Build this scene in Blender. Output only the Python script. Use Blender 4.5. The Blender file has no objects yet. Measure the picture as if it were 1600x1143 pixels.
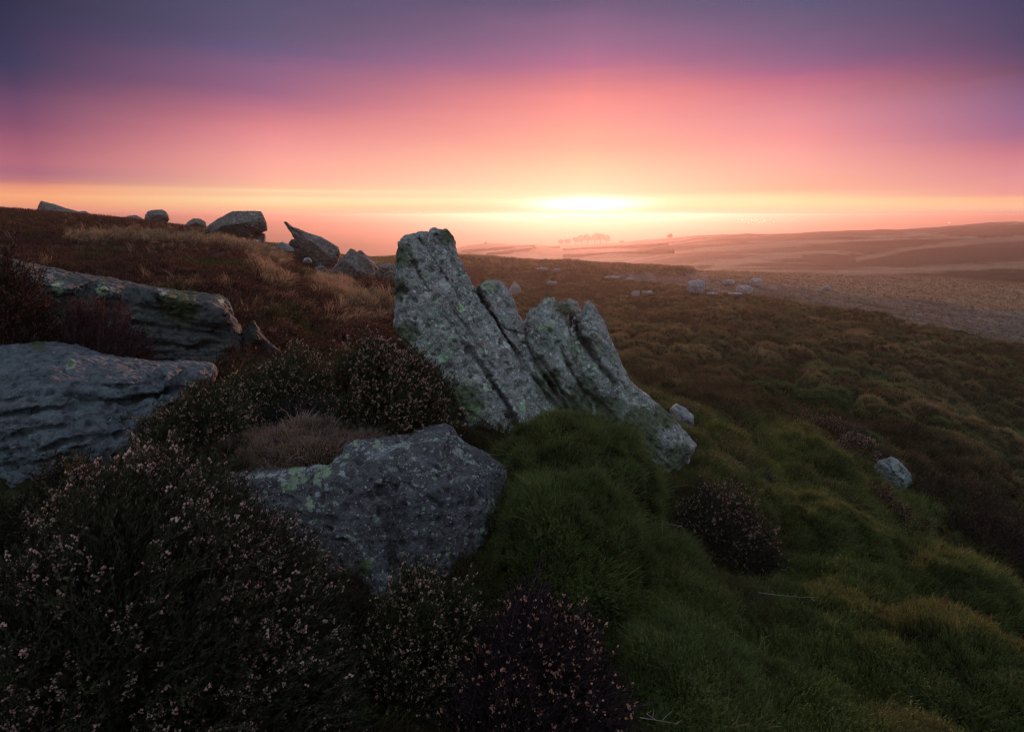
import bpy, math, random
import numpy as np
from mathutils import Vector
from mathutils.geometry import delaunay_2d_cdt
random.seed(7); RNG = np.random.default_rng(11)
scn = bpy.context.scene; COL = scn.collection
# ------------------------------------------------------------------ camera
FOC = 889.0; PITCH = math.atan(236.0/889.0); CZ = 1.6
CP, SP = math.cos(PITCH), math.sin(PITCH)
CAM = np.array([0.0, 0.0, CZ])
def ray(px, py):
    xc = (np.asarray(px, float)-800)/FOC; yc = (571.5-np.asarray(py, float))/FOC
    return xc, CP+yc*SP, -SP+yc*CP
def P(px, py, Y):
    x, y, z = ray(px, py)
    return np.array([x/y*Y, Y, CZ+z/y*Y])
def PV(px, py, Y):
    x, y, z = ray(px, py)
    return np.stack([x/y*Y, Y+0*x, CZ+z/y*Y], -1)
def proj(p):
    p = np.asarray(p, float); x = p[..., 0]; y = p[..., 1]; z = p[..., 2]-CZ
    f = y*CP-z*SP; u = y*SP+z*CP
    f = np.where(f > 1e-3, f, 1e-3)
    return 800+FOC*x/f, 571.5-FOC*u/f
def lin(c):
    if isinstance(c, str):
        c = [int(c[i:i+2], 16)/255 for i in (1, 3, 5)]
    return tuple((v/12.92 if v <= .04045 else ((v+.055)/1.055)**2.4) for v in c)
cam = bpy.data.cameras.new('camera'); cam_o = bpy.data.objects.new('camera', cam); COL.objects.link(cam_o)
cam.sensor_width = 36; cam.lens = FOC/1600*36; cam.clip_start = .02; cam.clip_end = 30000
cam_o.location = CAM; cam_o.rotation_euler = (math.pi/2-PITCH, 0, 0); scn.camera = cam_o
scn.view_settings.view_transform = 'Standard'; scn.view_settings.look = 'None'
scn.view_settings.exposure = 0; scn.view_settings.gamma = 1
# ------------------------------------------------------------------ numpy noise
def _h(i, j, k, s):
    n = (i*374761393+j*668265263+k*2147483647+s*1274126177) & 0xFFFFFFFF
    n = ((n ^ (n >> 13))*1274126177) & 0xFFFFFFFF
    n = ((n ^ (n >> 16))*2246822519) & 0xFFFFFFFF
    return (n ^ (n >> 15)) & 0xFFFFFFFF
def pn(p, s=0):
    p = np.asarray(p, float); f = np.floor(p); i = f.astype(np.int64); f = p-f
    u = f*f*f*(f*(f*6-15)+10); r = 0
    for a in (0, 1):
        for b in (0, 1):
            for c in (0, 1):
                h = _h(i[:, 0]+a, i[:, 1]+b, i[:, 2]+c, s)
                gx = (h & 1023)/511.5-1; gy = ((h >> 10) & 1023)/511.5-1; gz = ((h >> 20) & 1023)/511.5-1
                d = gx*(f[:, 0]-a)+gy*(f[:, 1]-b)+gz*(f[:, 2]-c)
                w = (u[:, 0] if a else 1-u[:, 0])*(u[:, 1] if b else 1-u[:, 1])*(u[:, 2] if c else 1-u[:, 2])
                r = r+w*d
    return r*1.25
def fbm(p, o=4, s=0, g=.5):
    r = 0; a = 1; t = 0; p = np.asarray(p, float)
    for k in range(o):
        r = r+a*pn(p*(2.03**k)+k*7.3, s+k); t += a; a *= g
    return r/t*1.5
def domes(x, y, s, jit=.8):
    """cushion shaped bumps: 1 at a random cell centre, 0 at cell borders; also a cell id value"""
    i = np.floor(x).astype(np.int64); j = np.floor(y).astype(np.int64); d1 = np.full(x.shape, 9.); d2 = np.full(x.shape, 9.); v = np.zeros(x.shape)
    for a in (-1, 0, 1):
        for b in (-1, 0, 1):
            h = _h(i+a, j+b, i*0, s)
            cx = i+a+.5+((h & 1023)/1023-.5)*jit; cy = j+b+.5+(((h >> 10) & 1023)/1023-.5)*jit
            d = (x-cx)**2+(y-cy)**2; n = d < d1
            d2 = np.where(n, d1, np.minimum(d2, d)); v = np.where(n, (h >> 20)/4095., v); d1 = np.where(n, d, d1)
    e = np.sqrt(d2)-np.sqrt(d1)
    return np.sqrt(np.clip(1-(1-np.clip(e/.75, 0, 1))**2, 0, 1)), v
def ss(a, b, x):
    t = np.clip((x-a)/(b-a), 0, 1); return t*t*(3-2*t)
# ------------------------------------------------------------------ terrain: thin plate through surveyed points
CT = []
def c(px, py, Y): CT.append(P(px, py, Y))
def cz(x, y, z): CT.append(np.array([x, y, CZ+z]))
for a in [(0,336,42),(0,396,12),(200,408,14),(120,343,42),(250,352,36),(300,361,28),(330,371,22),(420,396,19),(400,474,8),(500,440,15.5),(560,454,14),(600,460,13),
          (600,500,9),(620,700,2.9+.4),(300,420,11),
          (720,402,92),(620,403,92),(720,440,45),(900,411,80),(760,470,28),(800,500,20),(1100,700,4.6),(1300,705,6),(1500,710,7.5),
          (1100,620,8),(1200,560,14),(1200,500,26),(1100,460,42),(1100,430,60),(1000,418,76),(1600,520,32),(1600,600,18),(1600,700,11),(1600,850,5.6),(1600,1000,3.3),
          (1200,850,3.3),(1200,1000,2.3),(1000,850,2.9),(1400,475,46),(1200,441,60),(1400,441,74),(1600,470,56),(1600,436,95),
          (1600,420,120),(1600,380,260),(1600,352,480),(1350,426,105),(1300,400,200),(1300,362,450),(1100,421,130),(1100,400,220),(1100,369,560),
          (950,406,280),(950,381,800),(850,384,800),(720,386,760),(720,396,420),(850,405,300)]: c(*a)
for a in [(0,.3,-1.62),(0,1.3,-1.66),(-.6,1.6,-1.55),(-1.6,1.6,-1.55),(-2.6,2.3,-1.5),(-4.5,3,-1.3),(-2.3,4.5,-1.4),(-3.6,4.5,-1.35),(-4.8,4.6,-1.3),(-1.2,2.8,-1.5),(-1,4.4,-1.5),(0,2.1,-1.74),(-.4,1.95,-1.78),(.1,2.5,-1.7),(.2,3.3,-1.62),(1,3.9,-1.85),(1.4,1.6,-1.85),
          (3,2.2,-2.4),(3,.3,-2.2),(-3,0,-1.2),(0,-3,-1.5),(6,0,-3.4),(-8,0,-.6),(0,-10,-1.2),(20,-5,-6),(-20,-5,.6),(-30,20,.8),(0,-40,-1),(60,0,-11),(-60,0,1.5),(-60,60,-1),(-30,75,-4),(-12,60,-5.4),(-10,30,-3.3),(-5,22,-2.6),
          (-90,150,-30),(-30,150,-18),(20,160,-17),(-300,400,-62),(-80,500,-50),(300,0,-25),(0,-300,-5),(-300,-200,-10),(300,-300,-20),(800,200,-12),(900,-300,-25),(0,-900,-20),(-800,0,-50),(-600,700,-68),(0,1100,-60),(600,1100,-50),(1000,600,-25)]: cz(*a)
CT = np.array(CT)
def emb(x, y):
    r = np.sqrt(x*x+y*y)+1e-6; l = np.log1p(r/.8); return np.stack([x/r*l, y/r*l], -1)
E0 = emb(CT[:, 0], CT[:, 1]); R0 = np.hypot(CT[:, 0], CT[:, 1]); Q0 = (CT[:, 2]-CZ)/(R0+3)
def tps(d2): return d2*np.log(d2+1e-9)*.5
_n = len(CT); _A = np.zeros((_n+3, _n+3))
_A[:_n, :_n] = tps(((E0[:, None]-E0[None])**2).sum(-1))+np.eye(_n)*.002; _A[:_n, _n] = 1; _A[:_n, _n+1:] = E0; _A[_n:, :_n] = _A[:_n, _n:].T
_W = np.linalg.solve(_A, np.concatenate([Q0, [0, 0, 0]]))
def base_z(x, y):
    x = np.asarray(x, float); y = np.asarray(y, float); sh = x.shape; x = x.ravel(); y = y.ravel(); out = np.empty(x.shape)
    for s in range(0, len(x), 40000):
        e = emb(x[s:s+40000], y[s:s+40000]); K = tps(((e[:, None]-E0[None])**2).sum(-1))
        out[s:s+40000] = K@_W[:_n]+_W[_n]+e@_W[_n+1:]
    r = np.hypot(x, y); z = out*(r+3)
    far = ss(850, 1500, r)
    az = np.degrees(np.arctan2(x, y))
    plain = -72+fbm(np.stack([x/900, y/900, x*0], -1), 3, 5)*9
    ridge = np.exp(-((r-2400)/330)**2)*(16+9*fbm(np.stack([az/11, az*0, az*0], -1), 3, 9))*ss(-20, 30, az) \
        + np.exp(-((r-3300)/300)**2)*(32+16*fbm(np.stack([az/14, az*0+3, az*0], -1), 3, 19)) \
        + ss(3700, 4500, r)*(63+5*fbm(np.stack([az/16, az*0+8, az*0], -1), 3, 29)+5*np.exp(-((az-33)/7)**2))
    z = z*(1-far)+(plain+ridge)*far
    return (CZ+z).reshape(sh)
def hum(x, y):
    """heather hummocks"""
    r = np.hypot(x, y); p = np.stack([x, y, x*0], -1)
    wx = x+.35*fbm(p*.7, 2, 31); wy = y+.35*fbm(p*.7+9, 2, 33)
    ca, sa = math.cos(.35), math.sin(.35); ux = wx*ca+wy*sa; uy = -wx*sa+wy*ca
    moor = ss(5, 8.5, r)*ss(-.30, -.12, x/(np.abs(y)+.5)+.0)*(1-.0*r)*ss(0, 3, y)
    d1, _ = domes(ux/.95, uy/.75, 41); d2, _ = domes(ux/.5, uy/.42, 43)
    big = fbm(p/6, 2, 51)
    hm = moor*(d1*.64+d2*.10+big*.45)*ss(260, 120, r)
    near = (1-moor)*(d1*.26+d2*.10-.19+fbm(p*1.3, 3, 55)*.12)*ss(45, 18, r)
    farb = ss(150, 400, r)*fbm(p/60, 4, 61)*2.5
    return hm*(.35+.65*zone_amp(x, y))+near*ss(.8, 2.5, r)+farb-.42*moor*ss(260, 120, r)
def zone_amp(x, y):
    pr = proj(np.stack([x, y, base_z(x, y)], -1)); return 1-strip_w(*pr)
def lerp_line(px, pts):
    return np.interp(px, [p[0] for p in pts], [p[1] for p in pts])
STRIP_LO = [(600,452),(860,428),(930,432),(1050,448),(1180,466),(1300,484),(1450,512),(1600,545),(2200,640)]
STRIP_HI = [(600,450),(860,426),(930,427),(1100,431),(1200,437),(1330,455),(1450,468),(1600,482),(2200,540)]
STRIP_TOP = [(600,470),(780,440),(860,429),(930,428),(1000,431),(1060,428),(1110,414),(1150,395),(1200,300)]
def strip_w(px, py):
    return ss(-3, 4, lerp_line(px, STRIP_LO)-py)*ss(-1.5, 1.5, py-lerp_line(px, STRIP_TOP))
def ground_z(x, y):
    x = np.atleast_1d(np.asarray(x, float)); y = np.atleast_1d(np.asarray(y, float))
    return base_z(x, y)+hum(x, y)
def gz(x, y): return float(ground_z([x], [y])[0])
def hit(px, py, y0=1.0, y1=900.):
    """where the sight line of a surveyed pixel meets the terrain"""
    Y = np.exp(np.linspace(math.log(y0), math.log(y1), 900)); p = PV(np.full(900, px), np.full(900, py), Y)
    b = p[:, 2]-base_z(p[:, 0], p[:, 1]); k = np.where(b < 0)[0]
    return float(Y[k[0]]) if len(k) else None
def hit2(px, py, extra=0.0, y0=1.5, y1=140.):
    Y = np.exp(np.linspace(math.log(y0), math.log(y1), 1500)); p = PV(np.full(1500, px), np.full(1500, py), Y)
    b = p[:, 2]-ground_z(p[:, 0], p[:, 1])-extra*(.10+.0024*Y); k = np.where(b < 0)[0]
    return float(Y[k[0]]) if len(k) else None
# ------------------------------------------------------------------ mesh helpers
def mk(name, v, f, mat=None, parent=None, smooth=True, col=None, link=True, extra=None):
    v = np.ascontiguousarray(v, np.float32); f = np.ascontiguousarray(f, np.int32); k = f.shape[1]
    me = bpy.data.meshes.new(name); me.vertices.add(len(v)); me.vertices.foreach_set('co', v.ravel())
    me.loops.add(f.size); me.loops.foreach_set('vertex_index', f.ravel())
    me.polygons.add(len(f)); me.polygons.foreach_set('loop_start', np.arange(0, f.size, k, dtype=np.int32))
    me.polygons.foreach_set('use_smooth', np.full(len(f), smooth))
    me.update(calc_edges=True)
    if col is not None:
        a = me.color_attributes.new('col', 'FLOAT_COLOR', 'POINT')
        a.data.foreach_set('color', np.concatenate([col, np.ones((len(col), 1))], 1).astype(np.float32).ravel())
    for n_, arr in (extra or {}).items():
        a = me.attributes.new(n_, 'FLOAT', 'POINT'); a.data.foreach_set('value', arr.astype(np.float32))
    if mat: me.materials.append(mat)
    o = bpy.data.objects.new(name, me)
    if link: COL.objects.link(o)
    if parent is not None: o.parent = parent; o.matrix_parent_inverse = parent.matrix_world.inverted()
    return o
def tag(o, label=None, cat=None, group=None, kind=None):
    if label: o['label'] = label
    if cat: o['category'] = cat
    if group: o['group'] = group
    if kind: o['kind'] = kind
    return o
def empty(name, loc):
    o = bpy.data.objects.new(name, None); o.empty_display_size = .1; COL.objects.link(o); o.location = loc
    o.matrix_world.translation = Vector([float(q) for q in loc]); return o
# ------------------------------------------------------------------ materials
class NT:
    def __init__(s, mat): s.t = mat.node_tree; s.n = s.t.nodes; s.l = s.t.links
    def new(s, ty, **kw):
        n = s.n.new(ty)
        for k, v in kw.items():
            if k == 'inp':
                for a, b in v.items():
                    if hasattr(b, 'is_output') and b.is_output if hasattr(b, 'is_output') else False: s.l.new(b, n.inputs[a])
                    else: n.inputs[a].default_value = b
            else: setattr(n, k, v)
        return n
    def math(s, op, a, b=None, c=None, clamp=False):
        n = s.n.new('ShaderNodeMath'); n.operation = op; n.use_clamp = clamp
        for i, v in enumerate((a, b, c)):
            if v is None: continue
            if isinstance(v, (int, float)): n.inputs[i].default_value = v
            else: s.l.new(v, n.inputs[i])
        return n.outputs[0]
    def mix(s, f, a, b, blend='MIX'):
        n = s.n.new('ShaderNodeMix'); n.data_type = 'RGBA'; n.blend_type = blend
        for i, v in ((0, f), (6, a), (7, b)):
            if isinstance(v, (int, float)): n.inputs[i].default_value = v
            elif isinstance(v, (tuple, list)): n.inputs[i].default_value = (*v[:3], 1)
            else: s.l.new(v, n.inputs[i])
        return n.outputs[2]
    def noise(s, vec, scale, detail=4, rough=.55, dist=0):
        n = s.n.new('ShaderNodeTexNoise'); n.inputs['Scale'].default_value = scale; n.inputs['Detail'].default_value = detail
        n.inputs['Roughness'].default_value = rough; n.inputs['Distortion'].default_value = dist
        if vec is not None: s.l.new(vec, n.inputs['Vector'])
        return n.outputs['Fac']
    def ramp(s, f, stops, interp='LINEAR'):
        n = s.n.new('ShaderNodeValToRGB'); cr = n.color_ramp; cr.interpolation = interp
        while len(cr.elements) > 1: cr.elements.remove(cr.elements[-1])
        cr.elements[0].position = stops[0][0]; cr.elements[0].color = (*stops[0][1], 1)
        for p, q in stops[1:]:
            e = cr.elements.new(p); e.color = (*q, 1)
        s.l.new(f, n.inputs[0]); return n.outputs[0]
    def ss(s, v, a, b):
        n = s.n.new('ShaderNodeMapRange'); n.interpolation_type = 'SMOOTHSTEP'
        n.inputs[1].default_value = a; n.inputs[2].default_value = b; s.l.new(v, n.inputs[0]); return n.outputs[0]
def newmat(name):
    m = bpy.data.materials.new(name); m.use_nodes = True; m.node_tree.nodes.clear(); return m, NT(m)
def g3(v): return (v, v, v)
def rock_mat(name, base=(.155,.15,.165), pale=(.36,.39,.40), moss=(.07,.10,.035), lich=1.0, scale=1.0, warm=0.0):
    m, N = newmat(name); out = N.new('ShaderNodeOutputMaterial'); b = N.new('ShaderNodeBsdfPrincipled')
    b.inputs['Roughness'].default_value = .85; b.inputs['Specular IOR Level'].default_value = .25
    pos = N.new('ShaderNodeNewGeometry').outputs['Position']
    n1 = N.noise(pos, 3.5/scale, 6, .6); n2 = N.noise(pos, 22/scale, 5, .65); n3 = N.noise(pos, 120/scale, 3, .7)
    nb = N.noise(pos, 9/scale, 6, .7, .4)
    dark = tuple(x*.45 for x in base); light = tuple(x*1.65 for x in base)
    col = N.ramp(nb, [(.28, dark), (.48, base), (.66, light)])
    col = N.mix(N.math('MULTIPLY', N.ss(n1, .45, .7), .45), col, (base[0]*.75, base[1]*1.0, base[2]*.95))
    col = N.mix(N.math('MULTIPLY', N.ss(n2, .4, .75), .6), col, tuple(x*1.5 for x in base))
    col = N.mix(N.math('MULTIPLY', N.ss(n2, .5, .3), .65), col, tuple(x*.35 for x in base))
    alg = N.math('MULTIPLY', N.ss(N.noise(pos, 2.2/scale, 5, .65), .52, .70), .35); col = N.mix(alg, col, (base[0]*.72, base[1]*1.12, base[2]*.72))
    # lichen rosettes: some cells of a distorted voronoi, two sizes
    wn = N.new('ShaderNodeTexNoise'); wn.inputs['Scale'].default_value = 28/scale; wn.inputs['Detail'].default_value = 4; N.l.new(pos, wn.inputs['Vector'])
    wv = N.new('ShaderNodeVectorMath'); wv.operation = 'MULTIPLY_ADD'; N.l.new(wn.outputs['Color'], wv.inputs[0]); wv.inputs[1].default_value = (.045*scale,)*3; N.l.new(pos, wv.inputs[2])
    for vs, keep, rad in ((9/scale, .30, .36), (26/scale, .36, .42), (60/scale, .42, .48), (130/scale, .40, .5)):
        vo = N.new('ShaderNodeTexVoronoi'); vo.inputs['Scale'].default_value = vs; N.l.new(wv.outputs[0], vo.inputs['Vector'])
        sc_ = N.new('ShaderNodeSeparateColor'); N.l.new(vo.outputs['Color'], sc_.inputs[0])
        rr_ = N.math('MULTIPLY', N.math('SUBTRACT', sc_.outputs[0], 1-keep*lich), rad/(keep*lich)*1.3)
        mk_ = N.ss(N.math('SUBTRACT', rr_, N.math('MULTIPLY', vo.outputs['Distance'], 1.0)), .0, .06)
        tone = N.mix(sc_.outputs[1], tuple(q*.62 for q in pale), tuple(q*1.15 for q in pale)); tone = N.mix(N.ss(sc_.outputs[2], .80, .86), tone, (pale[0]*.70, pale[1]*1.05, pale[2]*.62))
        col = N.mix(N.math('MULTIPLY', mk_, N.math('MULTIPLY_ADD', n3, .8, .42), clamp=True), col, tone)
    # crusty pale lichen all over, ragged edges
    thr = N.math('ADD', N.math('MULTIPLY', N.noise(pos, 5/scale, 8, .72, .3), .75), N.math('MULTIPLY', n3, .25))
    lm = N.math('MULTIPLY', N.ss(thr, .55, .60), .65*lich, clamp=True)
    col = N.mix(lm, col, pale)
    at = N.new('ShaderNodeAttribute', attribute_name='lich').outputs['Fac']
    e = N.math('ADD', at, N.math('MULTIPLY', N.math('SUBTRACT', N.noise(pos, 24/scale, 7, .8, .6), .5), 3.2))
    col = N.mix(N.math('MULTIPLY', N.ss(e, .62, .78), .85), col, N.mix(N.ss(n3, .35, .65), (.30,.33,.33), (.56,.60,.58)))
    at2 = N.new('ShaderNodeAttribute', attribute_name='lichg').outputs['Fac']
    e2 = N.math('ADD', at2, N.math('MULTIPLY', N.math('SUBTRACT', N.noise(pos, 27/scale, 7, .8, .5), .5), 2.6))
    col = N.mix(N.math('MULTIPLY', N.ss(e2, .46, .62), .85), col, N.mix(N.ss(n3, .35, .65), (.26,.33,.21), (.46,.55,.38)))
    am = N.new('ShaderNodeAttribute', attribute_name='moss').outputs['Fac']
    mm = N.ss(N.math('ADD', am, N.math('MULTIPLY', N.math('SUBTRACT', nb, .5), 1.6)), .35, .75)
    col = N.mix(N.math('MULTIPLY', mm, .8), col, N.mix(n2, tuple(x*.5 for x in moss), tuple(x*1.5 for x in moss)))
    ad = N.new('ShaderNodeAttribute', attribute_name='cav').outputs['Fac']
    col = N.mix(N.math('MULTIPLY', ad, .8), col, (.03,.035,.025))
    N.l.new(col, b.inputs['Base Color'])
    h = N.math('ADD', N.math('MULTIPLY', n2, .7), N.math('MULTIPLY', n3, .35)); h = N.math('ADD', h, N.math('MULTIPLY', N.noise(pos, 60/scale, 4, .8), .45)); h = N.math('SUBTRACT', h, N.math('MULTIPLY', N.ss(N.noise(pos, 38/scale, 2, .5), .60, .68), .5)); h = N.math('ADD', h, N.math('MULTIPLY', lm, .12))
    bp = N.new('ShaderNodeBump'); bp.inputs['Strength'].default_value = .9; bp.inputs['Distance'].default_value = .024*scale
    N.l.new(h, bp.inputs['Height']); N.l.new(bp.outputs[0], b.inputs['Normal']); N.l.new(b.outputs[0], out.inputs[0])
    return m
def plant_mat(name, attr_type='GEOMETRY', trans=.25, tint=False):
    m, N = newmat(name); out = N.new('ShaderNodeOutputMaterial'); b = N.new('ShaderNodeBsdfPrincipled')
    b.inputs['Roughness'].default_value = .75; b.inputs['Specular IOR Level'].default_value = .15
    colr = N.new('ShaderNodeAttribute', attribute_name='col').outputs['Color']
    if tint:
        t = N.new('ShaderNodeAttribute', attribute_name='tint', attribute_type='INSTANCER').outputs['Color']
        colr = N.mix(1.0, colr, t, 'MULTIPLY')
    N.l.new(colr, b.inputs['Base Color'])
    tr = N.new('ShaderNodeBsdfTranslucent'); N.l.new(colr, tr.inputs[0])
    mx = N.new('ShaderNodeMixShader'); mx.inputs[0].default_value = trans
    N.l.new(b.outputs[0], mx.inputs[1]); N.l.new(tr.outputs[0], mx.inputs[2]); N.l.new(mx.outputs[0], out.inputs[0])
    return m
M_PLANT = plant_mat('plant'); M_TINT = plant_mat('plant_cover', trans=.12, tint=True)
M_ROCK = rock_mat('gritstone_lichened', base=(.27,.265,.26), pale=(.68,.70,.68), lich=1.0)
M_ROCK2 = rock_mat('gritstone_purple', base=(.105,.095,.108), pale=(.40,.43,.44), lich=.5)
M_SLAB = rock_mat('gritstone_slab', base=(.115,.125,.145), pale=(.24,.27,.29), lich=.25)
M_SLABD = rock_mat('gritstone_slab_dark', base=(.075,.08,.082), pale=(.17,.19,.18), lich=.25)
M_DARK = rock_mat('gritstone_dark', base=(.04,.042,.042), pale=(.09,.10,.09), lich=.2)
M_FAR = rock_mat('gritstone_far', base=(.16,.14,.135), pale=(.34,.34,.33), lich=.7, scale=2.0)
M_PALE = rock_mat('gritstone_pale', base=(.30,.31,.33), pale=(.5,.52,.52), lich=.6, scale=2.0)
# ------------------------------------------------------------------ rocks
def build_solid(out, inter, th, inset=5, back=.75):
    A = np.array([[p[0], p[1]] for p in out], float); Y = np.array([p[2] for p in out], float); n = len(A)
    area = .5*np.sum(A[:, 0]*np.roll(A[:, 1], -1)-np.roll(A[:, 0], -1)*A[:, 1]); sg = 1 if area > 0 else -1
    d1 = A-np.roll(A, 1, 0); d2 = np.roll(A, -1, 0)-A
    nr = np.stack([d1[:, 1]+d2[:, 1], -(d1[:, 0]+d2[:, 0])], -1)*sg; nr /= np.linalg.norm(nr, axis=1, keepdims=True)+1e-9
    fr = A-nr*inset; cen = A.mean(0); I = np.array([[p[0], p[1]] for p in inter], float).reshape(-1, 2)
    src = np.concatenate([fr, I]); sY = np.concatenate([Y, [p[2] for p in inter]])
    r = delaunay_2d_cdt([Vector((a, -b)) for a, b in src], [], [list(range(n))], 1, 1e-4)
    ov = r[0]; tri = r[2]; orig = r[3]
    ids = []; V = list(PV(src[:, 0], src[:, 1], sY))
    for k, v in enumerate(ov):
        if len(orig[k]): ids.append(orig[k][0])
        else:
            j = np.argmin(((src-np.array([v.x, -v.y]))**2).sum(1)); V.append(PV(np.array([v.x]), np.array([-v.y]), np.array([sY[j]]))[0]); ids.append(len(V)-1)
    F = [[ids[q] for q in t] for t in tri]
    m0 = len(V); V += list(PV(A[:, 0], A[:, 1], Y+.3*th)); b0 = len(V)
    bk = cen+(A-cen)*back; V += list(PV(bk[:, 0], bk[:, 1], Y+th)); cc = len(V)
    V.append(PV(cen[0:1], cen[1:2], np.array([Y.mean()+th*1.12]))[0])
    for k in range(n):
        q = (k+1) % n
        F += [[k, q, m0+q], [k, m0+q, m0+k], [m0+k, m0+q, b0+q], [m0+k, b0+q, b0+k], [b0+k, b0+q, cc]]
    return V, F
def remesh(V, F, voxel):
    me = bpy.data.meshes.new('t'); me.from_pydata([tuple(map(float, v)) for v in V], [], [list(map(int, f)) for f in F]); me.update()
    import bmesh
    bm = bmesh.new(); bm.from_mesh(me); bmesh.ops.recalc_face_normals(bm, faces=bm.faces); bm.to_mesh(me); bm.free()
    o = bpy.data.objects.new('t', me); COL.objects.link(o)
    md = o.modifiers.new('r', 'REMESH'); md.mode = 'VOXEL'; md.voxel_size = voxel
    dg = bpy.context.evaluated_depsgraph_get(); ev = o.evaluated_get(dg); m2 = bpy.data.meshes.new_from_object(ev)
    nv = len(m2.vertices); co = np.empty(nv*3, np.float32); m2.vertices.foreach_get('co', co)
    nl = len(m2.loops); lv = np.empty(nl, np.int32); m2.loops.foreach_get('vertex_index', lv)
    tot = np.empty(len(m2.polygons), np.int32); m2.polygons.foreach_get('loop_total', tot)
    if (tot == 4).all(): f = lv.reshape(-1, 4)
    else:
        m2.calc_loop_triangles(); t = np.empty(len(m2.loop_triangles)*3, np.int32); m2.loop_triangles.foreach_get('vertices', t); f = t.reshape(-1, 3)
    bpy.data.objects.remove(o); bpy.data.meshes.remove(me); bpy.data.meshes.remove(m2)
    return co.reshape(-1, 3).astype(float), f
def vnormals(v, f):
    a, b, c_ = v[f[:, 0]], v[f[:, 1]], v[f[:, 2]]; n = np.cross(b-a, c_-a)
    if f.shape[1] == 4: n += np.cross(c_-a, v[f[:, 3]]-a)
    r = np.zeros_like(v)
    for k in range(f.shape[1]):
        for q in range(3): r[:, q] += np.bincount(f[:, k], n[:, q], len(v))
    return r/(np.linalg.norm(r, axis=1, keepdims=True)+1e-12)
def relax(v, f, it, w=.5):
    k = f.shape[1]; src = np.concatenate([f[:, i] for i in range(k)]+[f[:, (i+1) % k] for i in range(k)]); dst = np.concatenate([f[:, (i+1) % k] for i in range(k)]+[f[:, i] for i in range(k)])
    cnt = np.bincount(src, minlength=len(v)).astype(float)
    for _ in range(it):
        m = np.stack([np.bincount(src, v[dst, q], len(v)) for q in range(3)], -1)/cnt[:, None]; v = v+(m-v)*w
    return v
def seg_dist(px, py, pts):
    d = np.full(px.shape, 1e9)
    for (x0, y0), (x1, y1) in zip(pts[:-1], pts[1:]):
        dx, dy = x1-x0, y1-y0; t = np.clip(((px-x0)*dx+(py-y0)*dy)/(dx*dx+dy*dy), 0, 1)
        d = np.minimum(d, np.hypot(px-x0-t*dx, py-y0-t*dy))
    return d
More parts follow.
